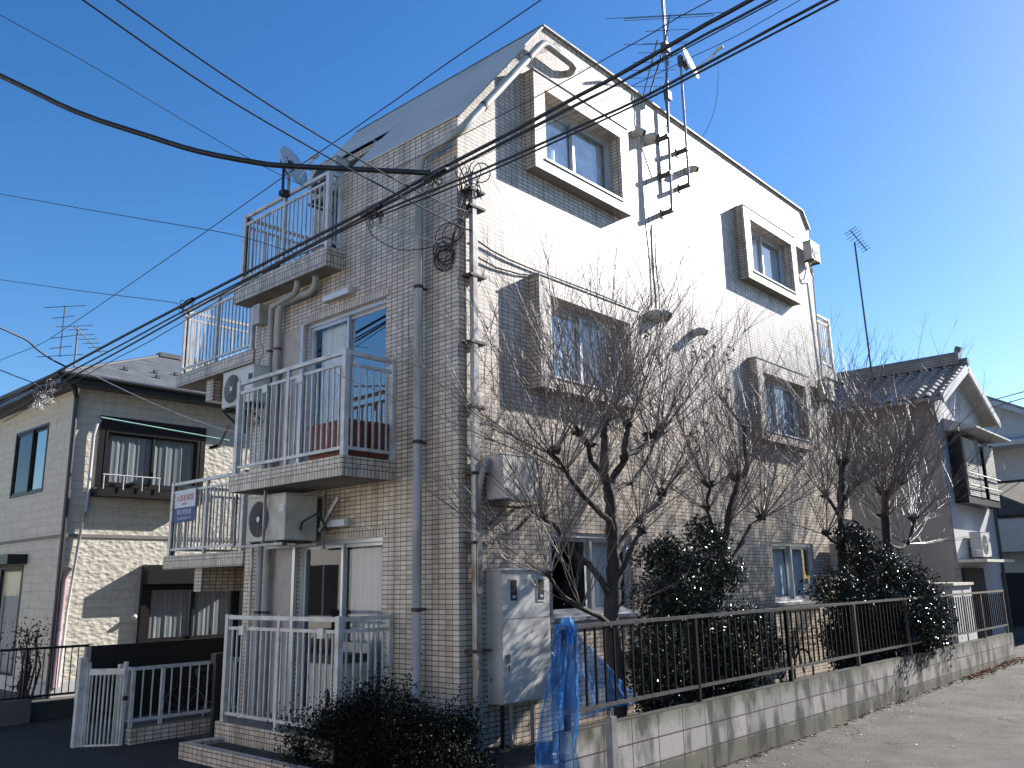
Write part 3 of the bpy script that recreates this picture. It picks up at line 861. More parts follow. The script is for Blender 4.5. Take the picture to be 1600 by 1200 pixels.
# ------------------------------------------------------------------ antenna mast and dish
t = thing('antenna_mast', (4.28, -.17, 6.8), 'tall television antenna mast clamped to the sunlit wall above the roof', 'antenna')
MB().tube([(4.27, -.17, 6.80), (4.33, -.17, 8.3), (4.40, -.17, 9.4), (4.40, -.17, 11.2)], .022, 8).build('pole', 'steel', t)
MB().tube([(4.49, -.14, 9.35), (4.50, -.14, 11.2)], .017, 8).build('pole', 'steel', t)
def brackets(t, x, y, zs):
    for z in zs:
        b_ = MB().box(x-.03, x+.03, y, -.01, z-.035, z-.027)
        b_.box(x-.032, x+.032, -.012, -.002, z-.08, z+.06); b_.box(x-.035, x+.035, y-.028, y+.028, z-.028, z+.028)
        b_.box(x-.03, x-.023, y, -.01, z-.022, z+.022); b_.box(x+.023, x+.03, y, -.01, z-.022, z+.022)
        b_.build('wall_bracket', 'dark_steel', t)
brackets(t, 4.28, -.17, (6.84, 7.44, 8.05))
def yagi(parent, p0, p1, els, mt='dark_steel', r=.005, vert=False, folded=None):
    """boom p0->p1 with elements [(t, half length)] at right angles, level"""
    p0 = Vector(p0); p1 = Vector(p1); d = (p1-p0).normalized()
    sd = Vector((d.y, -d.x, 0)).normalized() if not vert else Vector((0, 0, 1))
    m = MB().obox(p0, p1, .018, .018)
    o = m.build('antenna_boom', mt, parent)
    for (u, L) in els:
        c = p0.lerp(p1, u)
        MB().tube([c-sd*L, c+sd*L], r, 5).build('antenna_element', mt, o)
    if folded:
        c = p0.lerp(p1, folded[0]); L = folded[1]; up = Vector((0, 0, .035))
        m = MB(); m.tube([c-sd*L, c-sd*(L+.02)+up*.5, c-sd*L+up, c+sd*L+up, c+sd*(L+.02)+up*.5, c+sd*L, c-sd*L], r, 5)
        m.build('folded_dipole', mt, o)
    return o
yagi(t, (3.95, -.30, 9.46), (5.02, .68, 9.40), [(0.06, .50), (.20, .25), (.36, .30), (.50, .42), (.64, .27), (.80, .26), (.98, .24)], folded=None)
yagi(t, (3.98, -.52, 9.80), (4.75, .10, 9.70), [(0.0, .95), (.32, .34), (.60, .36), (.9, .30)], folded=(.06, .66))
yagi(t, (3.35, -1.0, 10.55), (4.40, -.17, 10.70), [(0, .10), (.10, .10), (.20, .10), (.30, .10), (.42, .12), (.55, .14), (.75, .18)])
MB().tube([(4.35, -.17, 9.60), (3.95, -.10, 8.62)], .012, 6).build('stay', 'dark_steel', t)
MB().tube([(4.38, -.19, 9.2), (4.26, -.17, 8.8), (4.30, -.19, 8.4), (4.26, -.12, 7.9), (4.15, -.03, 7.4)], .007, 5).build('feeder_cable', 'black', t)
MB().box(4.33, 4.43, -.21, -.13, 8.70, 8.84).build('clamp', 'dark_steel', t)
MB().box(4.34, 4.46, -.22, -.12, 9.55, 9.70).build('clamp', 'dark_steel', t)

def dish(name, base, c, az_dir, r, label, pole_from, brs=(), arm=.42):
    t = thing(name, base, label, 'satellite dish', 'satellite dishes')
    MB().tube([pole_from, (pole_from[0], pole_from[1], c[2]-.02)], .02, 8).build('pole', 'steel', t)
    brackets(t, pole_from[0], pole_from[1], brs)
    d = Vector(az_dir).normalized(); q = d.to_track_quat('Z', 'Y'); C = Vector(c)
    vs = [C - d*(.045)]; fs = []; n = 28; rings = 5
    for i in range(1, rings+1):
        rr = r*i/rings
        for k in range(n):
            a = 2*math.pi*k/n
            vs.append(C + q @ Vector((rr*math.cos(a), rr*1.08*math.sin(a), 0)) - d*(.045*(1-(i/rings)**2)))
    for k in range(n): fs.append((0, 1+k, 1+(k+1) % n))
    for i in range(rings-1):
        for k in range(n):
            a = 1+i*n; fs.append((a+k, a+n+k, a+n+(k+1) % n, a+(k+1) % n))
    o = MB().add(vs, fs).build('reflector', 'white_panel', t, smooth=True)
    md = o.modifiers.new('s', 'SOLIDIFY'); md.thickness = .012
    lo = C + q @ Vector((0, -r*1.0, 0)); lo2 = C + q @ Vector((0, r*1.0, 0))
    low = lo if lo.z < lo2.z else lo2
    f = C + d*arm + Vector((0, 0, -.06))
    a_ = MB().tube([low+Vector((0, 0, .02)), f], .011, 6); a_.tube([C+(low-C)*.7 + d.cross(Vector((0, 0, 1)))*.05, f], .008, 6)
    a_.build('feed_arm', 'alu', t)
    MB().tube([f-d*.07, f+d*.06], .028, 10).build('feed_horn', 'acw', t)
    bk = MB().obox(C-d*.05, C-d*.13, .09, .12); bk.box(pole_from[0]-.035, pole_from[0]+.035, pole_from[1]-.04, pole_from[1]+.03, c[2]-.12, c[2]+.06)
    bk.build('mount', 'dark_steel', t)
    return t
dish('satellite_dish', (4.84, -.17, 7.4), (5.02, -.26, 9.62), (.17, -.95, .26), .27, 'white satellite dish on a pole rising from the sunlit wall beside the tall mast', (4.84, -.17, 7.42), (7.45, 8.05), arm=.50)
dish('satellite_dish', (-.21, 2.9, 6.6), (-.20, 2.93, 7.02), (.30, -.90, .32), .27, 'pale satellite dish clamped to the railing of the third floor balcony', (-.24, 2.98, 6.62), (), arm=.35)

# ------------------------------------------------------------------ things on balconies
t = thing('planter_box', (-.33, 1.4, 2.84), 'terracotta red planter boxes standing on the second floor balcony', 'planter')
m = MB()
for (x0, x1, y0, y1) in ((-.60, -.30, 1.10, 1.78), (-.28, -.05, 1.08, 1.7)):
    m.box(x0, x1, y0, y1, 2.86, 3.22); m.box(x0-.015, x1+.015, y0-.015, y1+.015, 3.22, 3.25)
m.build('trough', 'terra', t)
for (y, r_, lab) in ((3.66, .07, 'reddish brown flowerpot left of its darker neighbour on the third floor balcony'), (3.46, .075, 'black flowerpot right of the reddish one on the third floor balcony')):
    t = thing('flowerpot', (-.08, y, 5.61), lab, 'flowerpot', 'flowerpots on the third floor balcony')
    MB().tube([(-.08, y, 5.61), (-.08, y, 5.74)], [r_*.75, r_], 12).build('pot', 'terra' if y > 3.6 else 'rubber', t)
    MB().tube([(-.08, y, 5.735), (-.08, y, 5.765)], r_*1.12, 12).build('rim', 'terra' if y > 3.6 else 'rubber', t)
# rental sign on the rear balcony
t = thing('rental_sign', (.075, 5.8, 2.46), 'white and dark blue rental notice board tied to the rear balcony railing', 'sign')
MB().box(.055, .062, 5.52, 6.13, 2.67, 2.93).build('white_panel', 'white_panel', t)
MB().box(.055, .062, 5.52, 6.13, 2.46, 2.67).build('blue_panel', 'blue_panel', t)
def text(body, y, z, size, m, parent, align='CENTER'):
    c = bpy.data.curves.new('lettering', 'FONT'); c.body = body; c.size = size; c.align_x = align; c.extrude = .0006
    c.materials.append(M[m]); o = bpy.data.objects.new('lettering', c); COL.objects.link(o)
    o.parent = parent; L = tot(parent)
    o.location = (.0535-L.x, y-L.y, z-L.z)
    o.rotation_euler = (R(90), 0, R(-90))
    bpy.context.view_layer.update()
    me = bpy.data.meshes.new_from_object(o.evaluated_get(bpy.context.evaluated_depsgraph_get()))
    o2 = bpy.data.objects.new('lettering', me); COL.objects.link(o2); o2.parent = parent
    o2.location = o.location; o2.rotation_euler = o.rotation_euler
    bpy.data.objects.remove(o); o2.name = 'lettering'; return o2
text("入居者募集", 5.825, 2.775, .105, 'red_ink', t)
text("お問合せ", 5.825, 2.71, .04, 'red_ink', t)
text("南立野産業", 5.825, 2.575, .085, 'white_panel', t)
text("TEL.0427-26-7755", 5.825, 2.495, .055, 'white_panel', t)
# black cable bracket on the third floor railing
t = thing('cable_bracket', (-.30, 3.02, 6.62), 'black upright bracket on the third floor railing holding the thick cable', 'bracket')
MB().box(-.32, -.295, 2.995, 3.025, 6.55, 7.12).build('upright', 'blackm', t)
MB().box(-.335, -.22, 2.96, 3.06, 6.58, 6.65).build('clamp', 'blackm', t)
MB().box(-.34, -.28, 2.97, 3.05, 7.06, 7.13).build('clamp', 'blackm', t)

# ================================================================== OVERHEAD CABLES
def ext(pts, a=3.0):
    p = [Vector(q) for q in pts]
    return [p[0] + (p[0]-p[3]).normalized()*a] + p + [p[-1] + (p[-1]-p[-3]).normalized()*a]
def ext0(pts, a=3.0):
    p = [Vector(q) for q in pts]
    return [p[0] + (p[0]-p[1]).normalized()*a] + p
def smooth_pts(p, k=3):
    p = [Vector(q) for q in p]; out = []
    for i in range(len(p)-1):
        a = p[max(i-1, 0)]; b = p[i]; c = p[i+1]; d = p[min(i+2, len(p)-1)]
        for j in range(k):
            t = j/k
            out.append(.5*((2*b) + (c-a)*t + (2*a-5*b+4*c-d)*t*t + (3*b-a-3*c+d)*t*t*t))
    out.append(p[-1]); return out
WIRES = [
 ('b', .018, 'thickest of the black overhead cables running past the drainpipe corner', [(-0.448, -3.759, 5.929), (-0.484, -3.361, 5.88), (-0.555, -2.562, 5.757), (-0.594, -2.123, 5.713), (-0.658, -1.407, 5.626), (-0.729, -0.612, 5.547), (-0.75, -0.382, 5.52), (-0.823, 0.438, 5.41), (-0.927, 1.599, 5.292), (-0.999, 2.409, 5.208), (-1.131, 3.887, 5.065), (-1.249, 5.2, 4.93), (-1.376, 6.621, 4.77), (-1.474, 7.715, 4.64), (-1.588, 9.0, 4.48)]),
 ('b', .011, 'black cable slung just under the thickest overhead cable', [(-0.441, -3.84, 5.845), (-0.484, -3.355, 5.794), (-0.556, -2.558, 5.675), (-0.595, -2.12, 5.63), (-0.659, -1.405, 5.554), (-0.729, -0.612, 5.477), (-0.823, 0.436, 5.351), (-0.927, 1.595, 5.218), (-0.999, 2.402, 5.128), (-1.13, 3.874, 4.978), (-1.247, 5.184, 4.82), (-1.374, 6.601, 4.66), (-1.472, 7.692, 4.53), (-1.585, 8.963, 4.37)]),
 ('b', .012, 'upper of the two twisted black cables crossing below the top left window box', [(-0.402, -4.273, 5.660), (-0.424, -4.033, 5.63), (-0.47, -3.517, 5.555), (-0.537, -2.769, 5.454), (-0.596, -2.11, 5.413), (-0.693, -1.017, 5.353), (-0.75, -0.382, 5.338), (-0.823, 0.436, 5.309), (-0.927, 1.596, 5.197), (-1.015, 2.581, 5.084), (-1.13, 3.871, 4.922), (-1.246, 5.171, 4.746), (-1.4, 6.896, 4.524), (-1.581, 8.921, 4.24)]),
 ('b', .009, 'lower of the two twisted black cables crossing below the top left window box', [(-0.399, -4.312, 5.615), (-0.422, -4.049, 5.58), (-0.47, -3.513, 5.511), (-0.537, -2.767, 5.419), (-0.596, -2.108, 5.37), (-0.693, -1.016, 5.306), (-0.75, -0.383, 5.285), (-0.823, 0.434, 5.278)]),
 ('b', .0045, 'topmost thin black wire above the cable bundle passing the drainpipe corner', [(-0.477, -3.438, 6.082), (-0.503, -3.146, 6.056), (-0.526, -2.888, 6.013), (-0.558, -2.53, 5.975), (-0.594, -2.131, 5.926), (-0.658, -1.413, 5.858), (-0.729, -0.612, 5.798), (-0.801, 0.189, 5.741)]),
 ('b', .0055, 'thin black wire looping between the cables in front of the top left window box', [(-0.43, -3.965, 5.831), (-0.455, -3.681, 5.80), (-0.493, -3.256, 5.749), (-0.518, -2.982, 5.716), (-0.553, -2.583, 5.675), (-0.595, -2.12, 5.645), (-0.686, -1.098, 5.541), (-0.776, -0.092, 5.437), (-0.843, 0.66, 5.335), (-0.998, 2.394, 5.07), (-1.188, 4.524, 4.73), (-1.3, 5.8, 4.58)]),
 ('b', .003, 'finest wire in the bundle crossing the top left window box', [(-0.415, -4.131, 5.752), (-0.461, -3.615, 5.67), (-0.494, -3.248, 5.644), (-0.554, -2.58, 5.595), (-0.62, -1.841, 5.554), (-0.7, -0.939, 5.493)]),
 ('t', .027, 'heavy sagging black cable arriving from the upper left edge', [(-3.85, 2.544, 6.502), (-3.289, 2.015, 6.121), (-2.784, 1.539, 5.88), (-2.417, 1.192, 5.721), (-2.007, 0.805, 5.613), (-1.802, 0.611, 5.584), (-1.275, 0.114, 5.56), (-0.75, -0.382, 5.535)]),
 ('e', .008, 'dark service wire dropping from the top left to the cable loops', [(-4.049, -0.088, 5.872), (-3.379, -0.09, 5.694), (-2.741, -0.092, 5.557), (-1.88, -0.094, 5.433), (-1.236, -0.096, 5.36), (-0.241, -0.099, 5.266), (0.096, -0.1, 5.259)]),
 ('e', .008, 'uppermost service wire dropping from the top left to the conduit head', [(-3.876, -0.279, 5.867), (-3.247, -0.251, 5.732), (-2.64, -0.224, 5.625), (-1.953, -0.193, 5.533), (-0.996, -0.15, 5.446), (-0.258, -0.117, 5.439), (0.118, -0.1, 5.478)]),
 ('e', .004, 'thin straight wire from the left edge to the third floor balcony post', [(-4.071, 1.933, 6.761), (-3.277, 2.024, 6.702), (-2.347, 2.131, 6.595), (-1.154, 2.268, 6.468), (-0.15, 2.384, 6.441)]),
 ('x', .006, 'long thin wire in the sky running down from above the roof to the left edge', [(-1.037, -2.112, 6.468), (-1.009, -0.908, 6.419), (-0.991, -0.128, 6.365), (-0.965, 0.993, 6.308), (-0.938, 2.179, 6.25), (-0.876, 4.832, 6.087), (-0.783, 8.847, 5.88), (-0.752, 10.165, 5.86), (-0.704, 12.272, 5.99)]),
 ('e', .005, 'thin wire from the left edge at mid height to the third floor balcony', [(-2.657, 6.44, 6.944), (-1.783, 4.649, 6.349), (-1.126, 3.303, 5.915), (-0.899, 2.837, 5.743), (-0.6, 2.224, 5.458)]),
 ('e', .005, 'thin wire from the left edge joining the bundle at the rear balcony', [(-2.167, 7.713, 6.129), (-1.753, 5.556, 5.51), (-1.412, 3.778, 5.017), (-1.369, 3.553, 4.932)]),
 ('e', .013, 'spliced wire with a pale clamp above the neighbouring eave', [(-2.523, 6.209, 4.967), (-2.123, 6.448, 4.933), (-1.93, 6.563, 4.857), (-1.692, 6.706, 4.787), (-1.42, 6.85, 4.74)]),
 ('e', .008, 'short dark wire reaching the splice on the neighbouring gutter', [(-2.274, 6.848, 4.54), (-2.077, 6.667, 4.43), (-1.912, 6.515, 4.339), (-1.45, 7.4, 4.42)]),
]
for (kd, r_, lab, pts) in WIRES:
    p = ext(pts) if kd in 'bx' else ext0(pts)
    if kd == 'b' and len(pts) in (8, 6) : p = ext0(pts)
    o = MB().tube(smooth_pts(p), r_, 6).build('overhead_cable', 'black', None, origin=tuple(pts[len(pts)//2]), smooth=True)
    tag(o, lab, 'cable', 'overhead cables')
for (r_, lab, m_, pts) in (
 (.008, 'pale wire falling across the neighbouring wall to the building corner', 'pale', [(-1.404, 6.585, 4.72), (-0.935, 5.77, 4.255), (-0.413, 4.863, 3.795), (-0.05, 4.02, 3.50)]),
 (.007, 'pale wire from the splice box to the coil beside the drainpipe', 'pale', [(-0.507, 0.835, 5.573-.14), (-0.267, 0.49, 5.28), (-0.06, 0.193, 5.16)]),
 (.005, 'dark slack wire looping from the splice box to the coil beside the drainpipe', 'black', [(-0.83, 0.55, 5.33), (-0.5, 0.844, 5.3), (-0.344, 0.615, 5.12), (-0.201, 0.403, 5.10), (-0.06, 0.193, 5.12)]),
 (.004, 'hanging black cable dropping from the dish feed to the roof edge', 'black', [(5.42, -.54, 9.80), (5.44, -.50, 9.4), (5.55, -.35, 9.0), (5.62, -.12, 8.7), (5.64, .02, 8.62)]),
 (.012, 'upper wire above the pale house at the right edge', 'wire', [(24.3, 1.39, 6.81), (20.27, -0.387, 6.183), (16.437, -2.069, 5.619)]),
 (.012, 'lower wire above the pale house at the right edge', 'wire', [(24.3, 1.45, 6.5), (20.303, -0.351, 5.973), (16.46, -2.044, 5.473)])):
    o = MB().tube(smooth_pts(pts), r_, 5).build('overhead_cable', m_, None, origin=pts[1], smooth=True)
    tag(o, lab, 'cable', 'overhead cables')
# splice boxes with hanging loops on the bundle
def splice(c, n, lab, rr=.07, mt='black', spread=.14):
    t = thing('cable_splice', c, lab, 'cable splice', 'cable splices')
    MB().tube([(c[0], c[1]-.16, c[2]+.02), (c[0], c[1]+.16, c[2]-.01)], .028, 8).build('sleeve', 'black', t)
    m = MB()
    for k in range(n):
        m.ring((c[0]+random.uniform(-.05, .05), c[1]+random.uniform(-spread, spread), c[2]-random.uniform(.0, .10)), (random.uniform(-1, 1), random.uniform(-1, 1), random.uniform(-.5, .5)), random.uniform(.4, 1)*rr, .005, 12, 4)
    m.build('loops', mt, t)
    return t
splice((-.835, .45, 5.36), 12, 'black splice with small wire loops in the middle of the left facade')
splice((-.745, -.45, 5.50), 8, 'black splice where the heavy sagging cable joins the bundle')
splice((-1.135, 3.80, 5.06), 5, 'small black splice at the top of the rear balcony', .08)
t = splice((-1.45, 7.45, 4.52), 26, 'tangled splice of wires in front of the neighbouring eave', .10, 'wire', .38)
sp = MB()
rng = random.Random(3)
for k in range(70):
    y = 7.2+rng.uniform(-.1, .75); z = 4.52+rng.uniform(-.28, .0)
    sp.tube([(-1.45+rng.uniform(-.06, .06), y, z), (-1.45+rng.uniform(-.08, .08), y+rng.uniform(-.08, .08), z-rng.uniform(.02, .09))], .006, 4)
sp.build('loops', 'pale', t)

# ================================================================== FRONT LEFT: planter, steps, fence, gate, bicycle
t = thing('planter_wall', (-1.2, 1.2, -.4), 'low tiled planter wall with dark soil in front of the ground floor balcony', 'planter wall')
m = MB(); m.box(-1.22, -1.12, -1.0, 3.1, -.5, -.12); m.box(-1.12, -.5, 3.0, 3.1, -.5, -.12)
m.build('wall', 'tile', t)
MB().box(-1.12, .0, -.9, 3.0, -.4, -.17).build('soil', 'dirt', t)
t = thing('entrance_fence', (-.5, 4.4, -.4), 'white metal fence on a low tiled base beside the gate', 'fence')
MB().box(-1.18, .6, 4.36, 4.50, -.5, -.10).build('base_wall', 'tile', t)
rl = MB()
rl.obox((-1.16, 4.43, .57), (.3, 4.43, .57), .04, .04); rl.obox((-1.16, 4.43, -.02), (.3, 4.43, -.02), .035, .035)
for i in range(1, 13):
    x = -1.16 + i*.121; rl.box(x-.007, x+.007, 4.423, 4.437, 0, .55)
rl.build('railing', 'alu', t)
for x in (-1.16, -.79, .28): MB().box(x-.02, x+.02, 4.41, 4.45, -.1, .56).build('post', 'alu', t)
rl = MB(); rl.obox((-1.17, 4.45, .57), (-1.17, 4.75, .57), .035, .035); rl.obox((-1.17, 4.45, -.02), (-1.17, 4.75, -.02), .035, .035)
for y in (4.50, 4.56, 4.62, 4.68): rl.box(-1.18, -1.16, y-.006, y+.006, 0, .55)
rl.build('return_railing', 'alu', t)
t = thing('entrance_gate', (-1.45, 4.8, -.4), 'white metal gate leaf standing open between two posts', 'gate')
MB().box(-1.66, -1.58, 4.76, 4.84, -.42, .72).build('post', 'alu', t)
MB().box(-1.25, -1.18, 4.60, 4.67, -.42, .62).build('post', 'alu', t)
lf = MB(); A = Vector((-1.56, 4.75, 0)); Bp = Vector((-1.25, 4.45, 0))
for z in (-.30, .55): lf.obox((*A[:2], z), (*Bp[:2], z), .03, .07)
for k in (0, 1): P_ = (A, Bp)[k]; lf.box(P_.x-.02, P_.x+.02, P_.y-.02, P_.y+.02, -.38, .66)
for i in range(1, 9):
    p = A.lerp(Bp, i/9)
    lf.obox((p.x, p.y, -.28), (p.x, p.y, .53), .022 if i % 4 else .03, .012, up=(1, 0, 0))
lf.build('gate_leaf', 'alu', t)
MB().box(-1.27, -1.22, 4.40, 4.44, .22, .27).build('latch', 'acd', t)
t = thing('mailbox_post', (-.36, 3.85, -.4), 'dark upright post standing in front of the white fence', 'post')
MB().box(-.42, -.33, 3.83, 3.90, -.42, .62).build('post', 'blackm', t)
MB().box(-.44, -.29, 3.81, 3.93, .60, .72).build('cap', 'black', t)
# bicycle behind the fence
def bicycle(ox, oy, oz, label):
    t = thing('bicycle', (ox+.5, oy, oz), label, 'bicycle', 'parked bicycles')
    def q(x, y, z): return (ox+x, oy+y, oz+z)
    for x in (0, 1.03):
        w_ = MB().ring(q(x, 0, .32), (0, 1, 0), .31, .016, 32, 6).build('wheel', 'rubber', t)
        sp_ = MB()
        for k in range(14):
            a = math.pi*2*k/14; sp_.tube([q(x, 0, .32), q(x+.3*math.cos(a), 0, .32+.3*math.sin(a))], .0015, 3)
        sp_.build('spokes', 'steel', w_)
        MB().ring(q(x, 0, .32), (0, 1, 0), .30, .008, 32, 5).build('rim', 'steel', w_)
    f = MB(); f.tube([q(.35, 0, .30), q(.87, 0, .70), q(1.03, 0, .32)], .014, 6); f.tube([q(.35, 0, .30), q(.25, 0, .75)], .014, 6)
    f.tube([q(.25, 0, .65), q(.87, 0, .68)], .014, 6); f.tube([q(0, 0, .32), q(.35, 0, .30)], .010, 6); f.tube([q(0, 0, .32), q(.27, 0, .62)], .009, 6); f.tube([q(.87, 0, .68), q(.83, 0, .90)], .012, 6)
    f.build('frame', 'blackm', t)
    MB().tube([q(.73, -.23, .93), q(.83, -.10, .92), q(.85, 0, .92), q(.83, .10, .92), q(.73, .23, .93)], .011, 6).build('handlebar', 'steel', t)
    MB().tube([q(.15, 0, .78), q(.37, 0, .79)], [.06, .03], 8).build('saddle', 'rubber', t)
    MB().ring(q(.35, -.01, .30), (0, 1, 0), .08, .006, 16, 4).build('chainring', 'steel', t)
    bk = MB()
    for z in (.62, .70, .78, .86):
        bk.tube([q(.92, -.15, z), q(1.18, -.15, z), q(1.18, .15, z), q(.92, .15, z), q(.92, -.15, z)], .004, 4)
    for y in (-.15, 0, .15):
        for x in (.92, 1.05, 1.18): bk.tube([q(x, y, .62), q(x, y, .86)], .003, 4)
    bk.build('basket', 'dark_steel', t)
bicycle(-.05, 5.25, -.40, 'dark parked bicycle half hidden behind the white fence')
bicycle(5.05, -.75, -.13, 'dark bicycle parked in the garden behind the bar fence near the far ground floor window')
# buckets, washing machine on the ground floor balcony
t = thing('washing_machine', (-.32, 1.55, .03), 'cream washing machine standing on the ground floor balcony behind the railing', 'washing machine')
o = MB().box(-.55, -.12, 1.25, 1.75, .06, .72).build('casing', 'acw', t); md = o.modifiers.new('b', 'BEVEL'); md.width = .02; md.segments = 2
MB().box(-.555, -.12, 1.245, 1.755, .72, .80).build('lid', 'acd', t)
MB().box(-.14, -.10, 1.26, 1.74, .80, .90).build('control_panel', 'acw', t)
MB().tube([(-.56, 1.36, .1), (-.60, 1.38, .25), (-.57, 1.33, .40), (-.52, 1.40, .5)], .02, 6).build('drain_hose', 'rubber', t)

# dark board fence and black railing of the neighbour
t = thing('board_fence', (.3, 6.62, -.4), 'low black board fence in front of the neighbouring house', 'fence')
MB().box(-.78, 1.9, 6.60, 6.64, -.35, .72).build('board_panel', 'blackm', t)
MB().box(-.86, -.79, 6.585, 6.655, -.42, .73).build('post', 'pvc', t)
MB().box(-.80, 1.9, 6.585, 6.655, .722, .74).build('cap', 'brownm', t)
t = thing('boundary_railing', (-1.4, 7.5, -.4), 'black metal railing on a low dark wall in front of the neighbouring house', 'fence')
MB().box(-4.5, -.45, 7.45, 7.58, -.5, -.04).build('base_wall', plain('dark_wall', (.05, .05, .045), .9), t)
MB().box(-5.5, -1.25, 7.30, 7.44, -.5, .03).build('pillar', plain('dark_concrete', (.10, .10, .09), .9), t)
rl = MB(); rl.obox((-4.5, 7.5, .72), (-.45, 7.5, .70), .04, .035); rl.obox((-4.5, 7.5, .06), (-.45, 7.5, .04), .03, .03)
for i in range(42):
    x = -.5 - i*.095; rl.box(x-.006, x+.006, 7.494, 7.506, .05, .70)
rl.build('railing', 'blackm', t)
for x in (-1.3, -.47, -2.4): MB().box(x-.02, x+.02, 7.48, 7.52, -.05, .72).build('post', 'blackm', t)

# ================================================================== BLOCK WALL AND FENCE
t = thing('block_wall', (6, -1.79, -.2), 'low weathered concrete block wall along the sunlit road', 'wall')
m = MB()
nseg = 1
m.box(-.70, 13.15, -1.85, -1.73, -.45, .37)
m.build('blocks', 'block', t)
t = thing('boundary_fence', (6, -1.80, .37), 'long dark metal bar fence standing on the low block wall', 'fence')
X0 = -.60; SP = 2.0
ends = [X0+SP*k for k in range(7)] + [13.0]
for k in range(len(ends)-1):
    a, b = ends[k], ends[k+1]
    n = max(2, int(round((b-a)/.133)))
    m = MB()
    for i in range(1, n):
        x = a+(b-a)*i/n
        dx = .0
        if rng.random() < .06: dx = rng.uniform(-.015, .015)
        m.box(x-.0085, x+.0085, -1.8085, -1.7915, .52, 1.12)
    m.build('bar_panel', 'fence', t)
for k, x in enumerate(ends): MB().box(x-.02, x+.02, -1.82, -1.78, .34, 1.14).build('post', 'fence' if k < 3 else 'rail_top', t)
MB().obox((X0-.03, -1.80, 1.145), (13.05, -1.80, 1.165), .045, .03).build('top_rail', 'rail_top', t)
MB().obox((X0-.03, -1.80, .505), (13.05, -1.80, .525), .035, .03).build('bottom_rail', 'rail_top', t)
# slim grey marker post in front of the wall
t = thing('marker_post', (-.30, -2.02, -.3), 'slim pale steel post standing against the near end of the block wall', 'post')
MB().box(-.345, -.275, -2.04, -1.98, -.3, .46).build('post', 'steel', t)
MB().box(-.33, -.32, -2.02, -2.0, .46, .50).build('hook', 'steel', t); MB().box(-.30, -.29, -2.02, -2.0, .46, .52).build('hook', 'steel', t)

# blue tarp over the fence end
def tarp_mesh():
    m = MB()
    rg = random.Random(5)
    # outer drape hanging down over the fence end, in front of the wall end
    def sheet(P0, P1, Q0, Q1, nu, nv, amp, fold, seed):
        vs = []; fs = []
        r2 = random.Random(seed); ph = [r2.uniform(0, 6) for _ in range(4)]
        P0, P1, Q0, Q1 = map(Vector, (P0, P1, Q0, Q1))
        for j in range(nv+1):
            v = j/nv
            for i in range(nu+1):
                u = i/nu
                a = P0.lerp(P1, u); b = Q0.lerp(Q1, u)
                p = a.lerp(b, v)
                w = amp*(math.sin(u*fold+ph[0]+v*1.5)+.5*math.sin(u*fold*2.3+ph[1]-v*2)+.3*math.sin(v*9+ph[2]+u*4))*(.3+.7*v)
                p += Vector((w*.4, -w, 0)) + Vector((r2.uniform(-1, 1), r2.uniform(-1, 1), r2.uniform(-1, 1)))*.006
                vs.append(p)
        for j in range(nv):
            for i in range(nu):
                a = j*(nu+1)+i; fs.append((a, a+1, a+nu+2, a+nu+1))
        m.add(vs, fs)
    sheet((-.70, -1.80, 1.17), (-.50, -1.86, 1.17), (-1.02, -1.80, .30), (-.62, -1.90, .22), 14, 22, .03, 14, 1)
    sheet((-.66, -1.75, 1.17), (-.50, -1.75, 1.17), (-.66, -1.66, .36), (.60, -1.70, .47), 26, 24, .025, 16, 2)
    sheet((-1.02, -1.80, .30), (-.62, -1.90, .22), (-1.10, -1.95, -.22), (-.70, -2.0, -.26), 14, 12, .04, 12, 3)
    # bunched knot on the rail end
    vs = []; fs = []; n = 10
    for j in range(7):
        for i in range(n):
            a = 2*math.pi*i/n; rr = (.03, .05, .062, .058, .05, .045, .03)[j]*rg.uniform(.75, 1.25)
            vs.append((-.56+rr*math.cos(a), -1.80+rr*math.sin(a), 1.22-j*.035))
    for j in range(6):
        for i in range(n): fs.append((j*n+i, j*n+(i+1) % n, (j+1)*n+(i+1) % n, (j+1)*n+i))
    m.add(vs, fs)
    # heap on the ground
    vs = []; fs = []; nu = 18; nv = 10
    for j in range(nv+1):
        for i in range(nu+1):
            u = i/nu; v = j/nv
            h = .17*math.sin(math.pi*u)**.8*math.sin(math.pi*v)**.8*(1+.4*math.sin(i*2.1)+.3*math.cos(j*2.7))
            vs.append((-1.35+.75*u+rg.uniform(-.01, .01), -1.95+.5*v+rg.uniform(-.01, .01), -.27+h))
    for j in range(nv):
        for i in range(nu):
            a = j*(nu+1)+i; fs.append((a, a+1, a+nu+2, a+nu+1))
    m.add(vs, fs)
    return m
o = tarp_mesh().build('blue_tarp', 'tarp', None, origin=(-.8, -1.85, -.25), smooth=True)
tag(o, 'torn translucent blue tarpaulin draped over the near end of the fence', 'tarpaulin')

